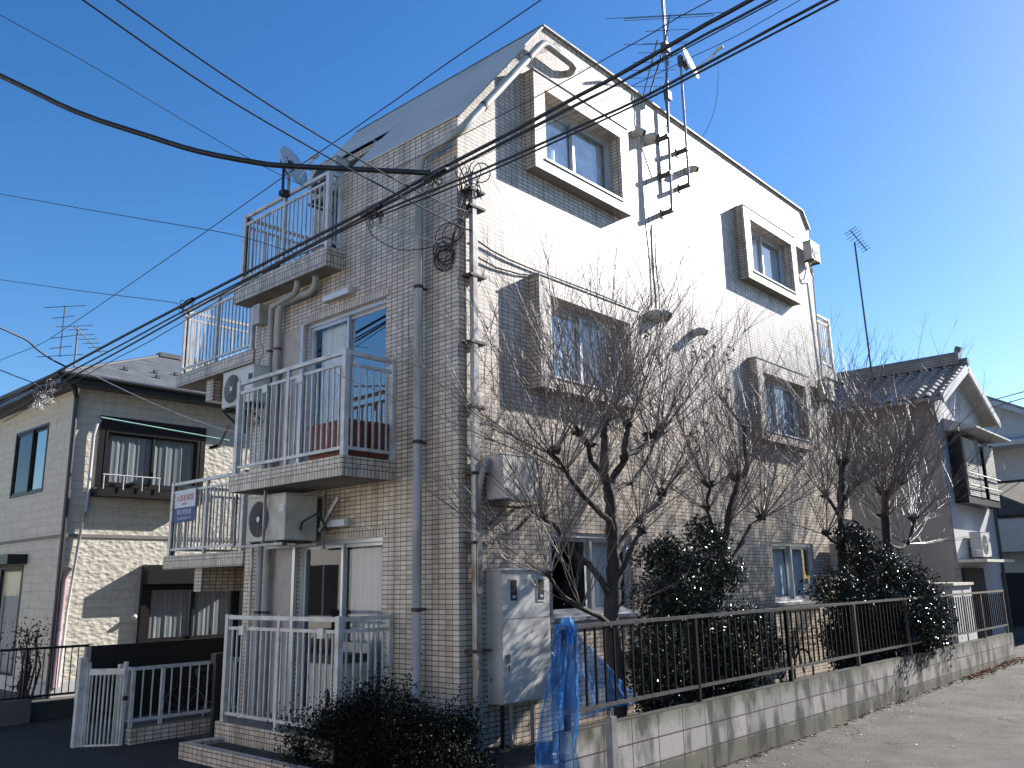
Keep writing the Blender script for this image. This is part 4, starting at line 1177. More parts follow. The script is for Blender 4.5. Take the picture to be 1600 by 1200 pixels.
# ================================================================== NEIGHBOURING HOUSE ON THE LEFT
H = thing('neighbour_house', (0, 10, -.4), 'two-storey beige sided house with a dark hipped roof left of the apartment block', 'house')
EZ = 5.36
m = MB()
F2 = (.48, 2.48, 3.32, 4.66); F1 = (1.50, 3.45, .50, 1.93)
grid_wall(m, 'Y', 10, 0, 8, -.5, EZ, [F2, F1], .05)
S2 = (11.3, 13.05, 3.35, 4.70); S1 = (11.85, 14.4, -.1, 2.01)
grid_wall(m, 'X', 0, 10, 15.4, -.5, EZ, [S2, S1], .05)
m.poly([(8, 10, -.5), (8, 15.4, -.5), (8, 15.4, EZ), (8, 10, EZ)]); m.poly([(0, 15.4, -.5), (8, 15.4, -.5), (8, 15.4, EZ), (0, 15.4, EZ)])
m.build('wall', 'siding', H)
m = MB(); m.box(-.012, 8.0, 9.982, 9.998, 2.44, 2.50); m.box(-.018, -.002, 9.998, 15.4, 2.44, 2.50)
m.build('belt_course', plain('brown_band', (.20, .17, .15), .7), H)
m = MB(); m.box(-.01, 8.0, 9.985, 9.999, -.5, -.02); m.box(-.015, -.001, 9.999, 15.4, -.5, -.02)
m.build('foundation', 'plaster_w', H)
ov = .46
m = MB()
x0, x1, y0, y1, z0 = -ov, 8+ov, 10-.37, 15.4+ov, 5.34
ry = (y0+y1)/2; rh = 6.80; xa = 2.70; xb = x1-(xa-x0)
m.poly([(x0, y0, z0), (x1, y0, z0), (xb, ry, rh), (xa, ry, rh)])
m.poly([(x0, y1, z0), (x0, y0, z0), (xa, ry, rh)])
m.poly([(x1, y1, z0), (x0, y1, z0), (xa, ry, rh), (xb, ry, rh)])
m.poly([(x1, y0, z0), (x1, y1, z0), (xb, ry, rh)])
r_ = m.build('roof', 'shingle', H)
MB().obox((xa, ry, rh+.03), (xb, ry, rh+.03), .22, .10).build('ridge_cap', 'trim', r_)
MB().obox((x0, y0, z0+.01), (xa, ry, rh+.01), .10, .03).build('hip_cap', 'trim', r_)
for (x, f) in ((1.05, .30), (1.75, .36), (2.25, .40), (1.6, .22)):
    MB().box(x-.04, x+.04, y0+f*(ry-y0)-.04, y0+f*(ry-y0)+.04, z0+f*(rh-z0), z0+f*(rh-z0)+.07).build('snow_guard', 'trim', r_)
m = MB(); m.box(x0, x1, y0, 9.99, 5.16, 5.20); m.box(x0, -.01, 9.99, y1, 5.16, 5.20)
m.build('eave_soffit', plain('eave_board', (.12, .11, .10), .8), H)
m = MB(); m.box(x0-.02, x1, y0-.02, y0+.004, 5.14, 5.325); m.box(x0-.02, x0+.004, y0+.004, y1, 5.14, 5.325)
m.build('fascia', 'fascia', H)
m = MB(); m.tube([(x0-.05, y0-.055, 5.29), (x1, y0-.055, 5.29)], .045, 8); m.tube([(x0-.055, y0-.05, 5.29), (x0-.055, y1, 5.29)], .045, 8)
m.build('gutter', 'fascia', H)
MB().tube([(-.06, 9.94, -.3), (-.06, 9.94, 4.95), (-.12, 9.88, 5.08), (-.30, 9.7, 5.18), (-.36, 9.55, 5.26)], .045, 8).build('downpipe', 'fascia', H)
MB().tube([(.30, 9.95, 2.9), (.30, 9.94, 4.30), (.34, 9.94, 4.50), (.42, 9.98, 4.60)], .032, 8).build('duct', 'plaster_w', H, smooth=True)
MB().tube([(.10, 9.95, -.1), (.13, 9.95, 1.2), (.26, 9.95, 2.9)], .026, 8).build('duct', 'plaster_w', H, smooth=True)
MB().tube([(.02, 9.93, -.1), (.03, 9.93, 1.7), (.10, 9.95, 1.9)], .05, 8).build('duct', plain('pink_duct', (.35, .24, .25), .7), H, smooth=True)
# second-floor bay with shutters' rail
w_ = sash_window(H, 'Y', 9.985, F2[0]+.06, F2[1]-.06, 3.38, 4.45, .0, ('lace', 'lace'), frame='brownm', name='window_frame', fw=.05, cd=.075)
fb = MB()
fb.box(.42, .52, 9.972, 9.998, 3.342, 4.70); fb.box(2.44, 2.54, 9.972, 9.998, 3.342, 4.70); fb.box(.522, 2.438, 9.972, 9.998, 4.46, 4.70); fb.box(.36, 2.60, 9.69, 9.995, 3.18, 3.34)
fb.build('window_surround', 'brownm', w_)
rl = MB(); rl.tube([(.42, 9.66, 3.56), (1.5, 9.66, 3.56)], .014, 6)
for x in (.44, .80, 1.15, 1.48): rl.tube([(x, 9.66, 3.30), (x, 9.66, 3.56)], .010, 6)
rl.build('window_rail', 'alu', w_)
o = MB().tube([(.20, 9.42, 4.55), (2.75, 9.42, 4.40)], .014, 6).build('laundry_pole', 'green_pole', None, origin=(1.4, 9.42, 4.45))
tag(o, 'pale green laundry pole in front of the upper window of the beige house', 'laundry pole')
m = MB(); m.box(2.50, 2.56, 9.40, 9.75, 4.24, 4.30); m.obox((2.53, 9.42, 4.27), (2.72, 9.40, 4.70), .03, .04)
m.build('pole_holder', 'blackm', w_)
# ground floor window with black hood
w_ = sash_window(H, 'Y', 9.94, F1[0]+.03, F1[1]-.02, .50, 1.60, .0, ('lace', 'lace'), frame='brownm', name='window_frame', fw=.06, cd=.075)
m = MB(); m.box(1.42, 3.60, 9.70, 9.995, 1.60, 1.95); m.box(1.42, 1.52, 9.90, 9.995, .42, 1.60); m.box(3.44, 3.60, 9.90, 9.995, .42, 1.60)
m.build('shutter_hood', 'brownm', w_)
m = MB().tube([(1.33, 9.99, 1.02), (1.33, 9.93, 1.02), (1.31, 9.90, .99)], .045, 10); m.build('vent_hood', 'plaster_w', H)
# side wall window and door
w_ = sash_window(H, 'X', 0, S2[0]+.005, S2[1]-.005, S2[2]+.005, S2[3]-.005, .0, (None, None), frame='brownm', name='window_frame', fw=.05, gl=('glass_m', 'glass'))
w_ = sash_window(H, 'X', 0, S1[0]+.005, S1[1]-.005, S1[2]+.005, S1[3]-.005, .0, ('shade_cur', 'shade_cur'), frame='brownm', name='window_frame', fw=.06, gl=('glass', 'glass'))
MB().box(-.35, -.002, 11.7, 14.6, 2.02, 2.20).build('shutter_hood', 'brownm', w_)
# television antenna behind
t = thing('roof_antenna', (.6, 12, 5.9), 'thin television antenna on the dark roof of the beige house at left', 'antenna', 'television antennas')
MB().tube([(.6, 12.0, 5.75), (.6, 12.0, 6.90)], .018, 6).build('pole', 'dark_steel', t)
yagi(t, (.45, 11.8, 6.84), (1.35, 12.5, 6.55), [(0, .40), (.12, .22), (.3, .25), (.45, .22), (.6, .2), (.75, .18), (.9, .18)], r=.007)
yagi(t, (.30, 12.0, 7.30), (.30, 12.0, 6.20), [(0, .001)], r=.007)
m = MB()
for (z, L) in ((7.28, .42), (7.05, .22), (6.62, .2), (6.40, .22), (6.22, .45)): m.obox((.30-L*.74, 12.0+L*.67, z-.03), (.30+L*.74, 12.0-L*.67, z+.03), .012, .012)
m.build('antenna_element', 'dark_steel', t)

# ================================================================== HOUSE ON THE RIGHT
RH = thing('tiled_roof_house', (14.4, -.65, -.2), 'grey rendered house with a black tiled gable roof behind the bare trees', 'house')
gx0, gx1, gy = 14.4, 18.1, -.65
AX, AZ = 16.2, 6.45
def rroof(x): return AZ-.12 - abs(x-AX)*.46
m = MB()
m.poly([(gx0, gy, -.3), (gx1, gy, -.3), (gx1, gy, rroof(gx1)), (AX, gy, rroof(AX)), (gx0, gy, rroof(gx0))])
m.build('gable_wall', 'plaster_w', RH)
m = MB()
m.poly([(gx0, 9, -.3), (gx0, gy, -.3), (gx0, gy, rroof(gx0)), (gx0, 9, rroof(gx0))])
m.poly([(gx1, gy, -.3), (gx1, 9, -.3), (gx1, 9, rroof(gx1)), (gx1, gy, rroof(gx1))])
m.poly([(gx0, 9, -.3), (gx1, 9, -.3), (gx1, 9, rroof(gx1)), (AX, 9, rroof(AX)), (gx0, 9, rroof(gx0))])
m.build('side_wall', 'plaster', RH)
def kawara(side):
    m = MB(); rows = 10; per = .27; y0, y1 = -1.0, 9.3; ns = int((y1-y0)/per*7)
    W = 2.42
    for r in range(rows):
        xa_ = W*(1-r/rows); xb_ = W*(1-(r+1)/rows)-.02
        vs = []; fs = []
        for i in range(ns+1):
            y = y0+(y1-y0)*i/ns
            wv = .030*math.sin(2*math.pi*(y-y0)/per) + .010*math.sin(4*math.pi*(y-y0)/per)
            for (xx, lift) in ((xa_, -.01), (xa_, .035), (xb_, 0.0)):
                vs.append((AX+side*xx, y, AZ - xx*.46 + wv + lift))
        for i in range(ns):
            a = i*3
            for k in range(2): fs.append((a+k, a+k+1, a+3+k+1, a+3+k))
        m.add(vs, fs)
    return m
r_ = kawara(-1).build('roof', 'kawara', RH, smooth=False)
kawara(1).build('roof', 'kawara', RH)
m = MB()
for k in range(3): m.obox((AX, -.80, AZ+.04+k*.07), (AX, 9.2, AZ+.04+k*.07), .26-.04*k, .055)
m.tube([(AX, -.82, AZ+.26), (AX, 9.2, AZ+.26)], .075, 10)
m.build('ridge', 'kawara', r_)
m = MB().box(AX-.14, AX+.14, -.88, -.80, AZ+.0, AZ+.36); m.tube([(AX, -.92, AZ+.36), (AX, -.80, AZ+.42)], .07, 8); m.tube([(AX, -1.05, AZ+.05), (AX, -.8, AZ+.05)], .10, 10)
m.build('ridge_end', 'kawara', r_)
m = MB()
for sd in (-1, 1):
    a = Vector((AX, -1.0, AZ-.10)); b = Vector((AX+sd*2.42, -1.0, AZ-.10-2.42*.46))
    m.obox(a, b, .05, .20)
m.build('barge_board', 'plaster_w', RH)
m = MB()
for sd in (-1, 1):
    m.poly([(AX, -1.0, AZ-.13), (AX+sd*2.4, -1.0, AZ-.13-2.4*.46), (AX+sd*2.4, 9, AZ-.13-2.4*.46), (AX, 9, AZ-.13)])
m.build('eave_soffit', 'plaster', RH)
m = MB(); m.tube([(AX-2.47, -1.0, AZ-1.2), (AX-2.47, 9, AZ-1.2)], .05, 8); m.tube([(AX-2.45, -.75, AZ-1.22), (14.36, -.68, 4.75), (14.36, -.68, -.2)], .035, 8)
m.build('downpipe', 'steel', RH)
MB().tube([(gx1+.04, -.70, 5.0), (gx1+.04, -.70, -.2)], .04, 8).build('downpipe', 'dark_steel', RH)
# upper bay window with louvred shutters and small roof
m = MB().box(15.0, 17.7, -.95, -.66, 3.05, 3.20); m.box(15.0, 15.06, -.95, -.66, 3.2, 4.6); m.box(17.64, 17.7, -.95, -.66, 3.2, 4.6)
w_ = m.build('bay_window', 'brownm', RH)
for (a, b) in ((15.08, 16.0), (16.75, 17.62)):
    s = MB()
    for k in range(30): z = 3.24 + k*.044; s.obox((a, -.96, z), (b, -.96, z), .022, .030)
    s.build('louvre_shutter', 'louver', w_)
MB().box(16.02, 16.35, -.98, -.93, 3.22, 4.58).build('shutter_leaf', 'plaster', w_)
MB().box(15.06, 17.64, -.70, -.66, 3.2, 4.6).build('pane', 'window_dark', w_)
rl = MB(); rl.tube([(15.0, -1.02, 3.72), (17.7, -1.02, 3.72)], .015, 6); rl.tube([(15.0, -1.02, 3.45), (17.7, -1.02, 3.45)], .012, 6); rl.build('window_rail', 'dark_steel', w_)
m = MB(); m.poly([(14.8, -1.35, 4.72), (17.9, -1.35, 4.72), (17.9, -.66, 4.98), (14.8, -.66, 4.98)]); m.poly([(14.8, -1.35, 4.68), (17.9, -1.35, 4.68), (17.9, -.66, 4.68), (14.8, -.66, 4.68)])
m.poly([(14.8, -1.35, 4.68), (14.8, -1.35, 4.72), (14.8, -.66, 4.98), (14.8, -.66, 4.68)]); m.poly([(14.8, -1.35, 4.68), (17.9, -1.35, 4.68), (17.9, -1.35, 4.72), (14.8, -1.35, 4.72)])
m.build('window_canopy', 'plaster_w', w_)
# side door with little canopy
m = MB().box(14.75, 16.3, -.72, -.652, -.2, 1.62); d_ = m.build('door', 'window_dark', RH)
MB().box(14.55, 16.9, -1.25, -.65, 1.74, 1.80).build('door_canopy', 'louver', d_)
ac_unit('air_conditioner', (15.85, -.66, 1.86), '-Y', .75, .55, .30, 'white outdoor air conditioner standing on the door canopy of the tiled roof house', 'air conditioner outdoor units', mt='plaster_w', grille='square')
t = thing('storage_box', (12.9, -.9, .0), 'pale garden cabinet behind the far part of the fence', 'cabinet')
MB().box(12.3, 13.6, -1.1, -.6, -.2, 1.28).build('casing', 'plaster_w', t); MB().box(12.25, 13.65, -1.15, -.55, 1.28, 1.33).build('top_cover', 'louver', t)
MB().box(12.93, 12.97, -1.108, -1.10, -.1, 1.2).build('door_gap', 'acd', t)
t = thing('roof_antenna', (14.9, .80, 5.7), 'slender television antenna pole rising behind the tiled roof house', 'antenna', 'television antennas')
MB().tube([(14.9, .8, 5.6), (14.9, .82, 7.5), (14.9, .85, 9.75)], .022, 6).build('pole', 'dark_steel', t)
yagi(t, (14.72, .86, 10.02), (15.05, .62, 9.50), [(0, .26), (.10, .24), (.22, .30), (.34, .24), (.48, .16), (.60, .16), (.72, .16), (.84, .16), (.96, .16)], r=.008)
# pale house behind, at the right edge
H3 = thing('pale_house', (23, 0, -.2), 'pale house with a low gable at the right edge of the picture', 'house')
m = MB()
m.poly([(23, 5.0, -.3), (23, -3.2, -.3), (23, -3.2, 4.9), (23, .9, 7.1), (23, 5.0, 4.9)])
m.poly([(23, -3.2, -.3), (30, -3.2, -.3), (30, -3.2, 4.9), (23, -3.2, 4.9)]); m.poly([(23, 5, -.3), (30, 5, -.3), (30, 5, 4.9), (23, 5, 4.9)]); m.poly([(30, 5.0, -.3), (30, -3.2, -.3), (30, -3.2, 4.9), (30, .9, 7.1), (30, 5.0, 4.9)])
m.build('wall', 'plaster_b', H3)
m = MB()
for sd in (-1, 1): m.add([(22.5, .9, 7.22), (30.5, .9, 7.22), (30.5, .9+sd*4.6, 7.22-4.6*.537), (22.5, .9+sd*4.6, 7.22-4.6*.537), (22.5, .9, 7.12), (30.5, .9, 7.12), (30.5, .9+sd*4.6, 7.12-4.6*.537), (22.5, .9+sd*4.6, 7.12-4.6*.537)],
                         [(0, 1, 2, 3), (4, 5, 6, 7), (0, 3, 7, 4), (1, 2, 6, 5), (2, 3, 7, 6)])
m.build('roof', 'kawara', H3)
m = MB()
for sd in (-1, 1): m.obox((22.52, .9, 7.06), (22.52, .9+sd*4.6, 7.06-4.6*.537), .05, .14)
m.build('barge_board', 'plaster_w', H3)
m = MB(); m.poly([(22.1, -3.4, 5.30), (22.1, 4.0, 5.30), (23, 4.0, 5.50), (23, -3.4, 5.50)]); m.poly([(22.1, -3.4, 5.30), (22.1, 4.0, 5.30), (22.1, 4, 5.15), (22.1, -3.4, 5.15)]); m.poly([(22.1, -3.4, 5.15), (22.1, 4.0, 5.15), (23, 4.0, 5.15), (23, -3.4, 5.15)])
m.build('lower_roof', 'plaster_b', H3)
MB().box(22.3, 22.99, -3.0, 0.55, 2.1, 3.0).build('balcony_front', 'plaster_b', H3)
w_ = MB().box(22.92, 22.99, -.75, .35, 3.1, 4.2).build('window_frame', 'brownm', H3)
MB().box(22.90, 22.915, -.68, .28, 3.18, 4.12).build('pane', 'glass_m', w_)
MB().box(22.95, 22.995, -1.6, 1.0, -.3, 1.5).build('shade_panel', 'window_dark', H3)  # dark panel stands in for shade on the lower wall

# ================================================================== TREES
def branchy(name, base, limbs, knots, label, seed, shoots=18, L=(1.0, 1.9), height_bias=.35, r0=.0078, sub=7, squash=.75):
    """pollarded garden tree: hand-placed limbs, sheaves of thin shoots rising from their knuckles"""
    rg = random.Random(seed)
    t = thing(name, base, label, 'tree', 'bare garden trees')
    m = MB()
    for (pts, ra, rb) in limbs:
        P = smooth_pts(pts, 4); n = len(P)
        P = [p + Vector((rg.uniform(-1, 1), rg.uniform(-1, 1), rg.uniform(-1, 1)))*.008 for p in P]
        rr = [(ra+(rb-ra)*i/(n-1))*rg.uniform(.68, .92) for i in range(n)]
        m.tube(P, rr, 9)
    for (k, kr, *_r) in knots:
        k = Vector(k)
        for _ in range(7):
            c = k + Vector((rg.uniform(-1, 1), rg.uniform(-1, 1), rg.uniform(-.6, .6)))*kr*.8
            e_ = c + Vector((rg.uniform(-1, 1), rg.uniform(-1, 1), rg.uniform(.1, 1)))*kr*1.5
            m.tube([c, (c+e_)/2, e_], [kr*.55, kr*.6, kr*.3], 7)
    m.build('trunk', 'bark', t, smooth=True)
    tw = MB()
    def shoot(p, d, length, r, depth, gravity=.0):
        n = 7 if depth == 0 else 4
        P = [p.copy()]; dd = d.copy()
        for i in range(n):
            dd = (dd + Vector((rg.uniform(-1, 1), rg.uniform(-1, 1), rg.uniform(-.8, .9)))*.085 + Vector((0, 0, .03))).normalized()
            P.append(P[-1] + dd*(length/n))
        if any(q.y > -.06 for q in P):           # keep off the wall
            P = [Vector((q.x, min(q.y, -.06), q.z)) for q in P]
        tw.tube(P, [r*(1-.75*i/n) for i in range(n+1)], 4 if depth else 5, cap=False)
        if depth < 2:
            ns = rg.randint(sub-2, sub+3) if depth == 0 else rg.randint(1, 3)
            for s_ in range(ns):
                i = rg.randint(1, n-1)
                q = P[i].lerp(P[i+1], rg.random())
                ax = Vector((rg.uniform(-1, 1), rg.uniform(-1, 1), rg.uniform(-.3, .8))).normalized()
                nd = (dd*1.0 + ax*.62).normalized()
                shoot(q, nd, length*(rg.uniform(.22, .50) if depth == 0 else rg.uniform(.2, .45)), r*.5, depth+1)
    for (k, kr, out, ns, ls) in knots:
        k = Vector(k); out = Vector(out).normalized()
        for _ in range(int(ns*shoots/18)):
            az = rg.uniform(0, 2*math.pi); sp_ = rg.random()**.55*1.5
            rnd = Vector((math.cos(az), math.sin(az)*squash, rg.uniform(-.45, .45)))
            d = (out + rnd*sp_ + Vector((0, 0, height_bias*.35))).normalized()
            shoot(k + rnd*kr*.5, d, rg.uniform(*L)*ls, rg.uniform(.7, 1.2)*r0*(.8+.3*ls), 0)
    tw.build('crown', 'twig', t)
    return t
T1 = [
 ([(1.18, -1.0, -.2), (1.18, -1.0, 0.55), (1.17, -1.0, 0.92), (1.15, -1.0, 1.17), (1.24, -1.0, 1.55), (1.23, -1.0, 1.8), (1.23, -1.0, 2.2), (1.19, -1.0, 2.43), (1.14, -1.0, 2.6)], .125, .062),
 ([(1.14, -1.0, 2.55), (1.15, -1.0, 2.75), (1.18, -1.0, 2.94), (1.17, -1.0, 3.04), (1.22, -1.0, 3.13)], .062, .045),
 ([(1.2, -1, 2.45), (1.35, -1.05, 2.66), (1.34, -1.15, 2.78), (1.23, -1.2, 2.82), (1.23, -1.25, 2.98), (1.25, -1.25, 3.06)], .055, .034),
 ([(1.33, -1.1, 2.76), (1.42, -1.1, 2.81), (1.68, -1.05, 2.87), (2.02, -1.0, 3.01), (2.28, -0.95, 3.09), (2.5, -0.9, 3.25)], .042, .030),
 ([(1.22, -1.0, 2.38), (1.55, -0.95, 2.50), (1.8, -0.9, 2.56), (2.1, -0.8, 2.71), (2.28, -0.8, 2.86), (2.47, -0.75, 3.03)], .034, .018),
 ([(1.14, -1.0, 2.55), (0.81, -1.1, 2.66), (0.62, -1.2, 2.75), (0.54, -1.25, 2.85), (0.33, -1.3, 2.88)], .036, .022),
 ([(1.24, -1.0, 1.80), (1.14, -1.05, 2.06), (0.83, -1.15, 2.17), (0.51, -1.25, 2.27), (0.26, -1.3, 2.37), (0.07, -1.35, 2.48), (-0.02, -1.35, 2.56), (-0.19, -1.4, 2.63)], .050, .024),
 ([(1.16, -1.0, 1.32), (1.09, -1.0, 1.42), (0.99, -0.95, 1.57), (0.95, -0.9, 1.66), (0.8, -0.85, 1.76), (0.66, -0.85, 1.89), (0.53, -0.8, 2.04), (0.33, -0.8, 2.11)], .045, .022),
 ([(1.15, -1.0, 0.98), (0.88, -1.1, 1.14), (0.33, -1.2, 1.28), (0.15, -1.2, 1.38), (-0.12, -1.25, 1.55)], .040, .018),
 ([(1.26, -1.0, 1.75), (1.54, -0.95, 1.96), (1.8, -0.9, 2.09), (2.04, -0.85, 2.21), (2.43, -0.8, 2.35), (2.63, -0.75, 2.49)], .046, .030),
 ([(1.23, -1.0, 1.51), (1.2, -1.15, 1.64), (1.17, -1.3, 1.85), (1.26, -1.35, 1.98)], .036, .024),
]
K1 = [
 ((1.19, -1.02, 3.15), .06, (0.0, -.1, 1), 17, .86), ((1.25, -1.25, 3.08), .045, (.15, -.2, 1), 9, .85), ((2.2, -.95, 3.08), .06, (.35, -.1, 1), 13, .80),
 ((2.5, -.9, 3.25), .035, (.55, -.1, .9), 8, .85), ((2.47, -.75, 3.03), .02, (.6, .1, .8), 5, .8), ((.33, -1.3, 2.88), .04, (-.45, -.1, .9), 10, .85),
 ((.58, -1.22, 2.80), .035, (-.2, -.1, 1), 8, .85), ((-.19, -1.4, 2.63), .04, (-.55, -.2, .75), 11, .72), ((.05, -1.35, 2.5), .03, (-.5, -.2, .8), 8, .8),
 ((.33, -.8, 2.11), .04, (-.75, 0, .55), 11, .72), ((.60, -.85, 1.95), .03, (-.5, -.2, .8), 6, .8), ((-.12, -1.25, 1.55), .03, (-.8, 0, .4), 9, .62),
 ((.4, -1.2, 1.27), .02, (-.6, -.3, .6), 5, .6), ((2.63, -.75, 2.49), .05, (.65, 0, .75), 13, .78), ((1.9, -.9, 2.13), .03, (.3, -.2, .9), 6, .8),
 ((1.26, -1.35, 1.98), .04, (.3, -.4, .8), 6, .55), ((1.22, -1.0, 1.25), .04, (.1, -.6, .3), 5, .35),
]
branchy('garden_tree', (1.18, -1.0, -.2), T1, K1, 'largest bare pollarded tree with thick knotted trunk left of the first camellia', 11, shoots=25, L=(1.1, 2.45), r0=.0070)
T2 = [
 ([(3.0, -.9, -.2), (3.13, -0.9, 0.37), (3.46, -0.9, 1.15), (3.79, -0.9, 1.92), (3.95, -0.9, 2.31), (4.12, -0.9, 2.54), (4.29, -0.9, 2.75)], .075, .042),
 ([(4.29, -0.9, 2.75), (4.50, -0.9, 2.83), (4.53, -0.9, 3.1), (4.56, -0.9, 3.5)], .040, .026),
 ([(3.59, -1.0, 1.60), (4.05, -1.0, 1.94), (4.21, -1.0, 2.06), (4.34, -1.0, 2.17), (4.67, -1.0, 2.28)], .045, .030),
 ([(3.40, -1.0, 1.2), (3.35, -1.1, 1.75), (3.16, -1.1, 2.05), (3.05, -1.1, 2.35), (3.16, -1.1, 2.58)], .040, .026),
]
K2 = [((4.28, -.9, 2.78), .055, (.15, -.1, 1), 13, .85), ((4.56, -.9, 3.5), .035, (.15, -.1, 1), 9, .7), ((4.67, -1.0, 2.28), .045, (.85, 0, .75), 15, .95),
      ((3.16, -1.1, 2.58), .045, (-.2, -.1, 1), 12, .85), ((3.05, -1.1, 2.3), .035, (-.5, -.1, .8), 8, .8), ((3.9, -.9, 2.2), .04, (.3, -.2, 1), 8, .85)]
branchy('garden_tree', (3.0, -.9, -.2), T2, K2, 'bare tree leaning right between the two camellia bushes', 23, shoots=24, L=(1.2, 2.4), r0=.0070)
T3 = [
 ([(7.33, -.9, -.2), (7.33, -0.9, 0.55), (7.48, -0.9, 1.5), (7.52, -0.9, 2.01), (7.62, -0.9, 2.39), (7.73, -0.9, 2.78), (7.91, -0.9, 3.27)], .095, .060),
 ([(7.6, -.9, 2.2), (7.36, -1.0, 2.37), (7.01, -1.0, 2.62), (6.85, -1.0, 2.7)], .045, .028),
 ([(7.5, -.9, 1.9), (7.31, -1.0, 1.98), (6.93, -1.0, 2.03), (6.71, -1.0, 2.12)], .040, .028),
 ([(7.7, -.9, 2.5), (7.94, -0.8, 2.62), (8.47, -0.8, 2.97), (8.77, -0.8, 3.03)], .036, .026),
]
K3 = [((7.91, -.9, 3.3), .07, (.0, -.1, 1), 17, 1.0), ((6.85, -1.0, 2.7), .045, (-.45, -.1, .9), 13, .95), ((6.71, -1.0, 2.12), .04, (-.7, -.1, .6), 9, .85),
      ((8.77, -.8, 3.03), .04, (.4, 0, .9), 10, .9), ((7.7, -.95, 2.7), .05, (.1, -.3, 1), 9, .9)]
branchy('garden_tree', (7.33, -.9, -.2), T3, K3, 'bare tree with upright trunk left of the far camellia, near the window', 31, shoots=22, L=(1.1, 2.3), r0=.0078)
T4 = [
 ([(9.2, -.9, -.2), (9.23, -0.9, 0.44), (9.46, -0.9, 1.49), (9.59, -0.9, 2.14), (9.71, -0.9, 2.71), (9.78, -0.9, 2.83)], .11, .08),
 ([(9.4, -.9, 1.7), (9.26, -1.0, 2.02), (9.86, -1.0, 1.95), (10.51, -1.0, 2.14), (10.85, -1.0, 2.46)], .055, .035),
 ([(9.76, -0.9, 2.7), (10.38, -0.9, 3.0), (10.77, -0.9, 3.16)], .05, .035),
]
K4 = [((9.78, -.9, 2.9), .09, (-.05, -.1, 1), 24, 1.1), ((10.85, -1.0, 2.5), .05, (.75, -.1, .75), 14, 1.0), ((10.77, -.9, 3.18), .06, (.35, 0, 1), 14, 1.1), ((9.6, -.9, 2.5), .06, (-.5, -.1, .8), 12, 1.0),
      ((10.3, -1.0, 2.05), .04, (.9, -.1, .35), 9, .95)]
branchy('garden_tree', (9.2, -.9, -.2), T4, K4, 'farthest bare tree, a wide vase of shoots in front of the tiled roof house', 41, shoots=24, L=(1.2, 2.3), r0=.0085)

rgl = random.Random(9)
def withered(parent, spots):
    for (p, n) in spots:
        m = MB()
        for _ in range(n):
            c = Vector(p) + Vector((rgl.gauss(0, .05), rgl.gauss(0, .04), rgl.gauss(0, .06)))
            a = Vector((rgl.uniform(-1, 1), rgl.uniform(-1, 1), rgl.uniform(-1, 1))).normalized()*.035
            b_ = a.cross(Vector((rgl.random(), rgl.random(), rgl.random()))).normalized()*.018
            m.add([c-a, c+b_, c+a, c-b_+Vector((0, .008, 0))], [(0, 1, 2, 3)])
        m.build('withered_leaves', 'leaf_dead', parent)
_t2 = [o for o in bpy.data.objects if o.name.startswith('garden_tree')]
withered(_t2[1], [((4.1, -.5, 4.55), 8), ((4.5, -.5, 4.62), 10), ((4.85, -.6, 4.65), 8), ((4.2, -.8, 3.9), 6), ((5.2, -.9, 3.4), 6), ((3.5, -.9, 3.4), 7)])
withered(_t2[0], [((2.6, -.7, 4.4), 6), ((2.2, -1.0, 4.0), 5), ((3.0, -1.0, 3.2), 6)])
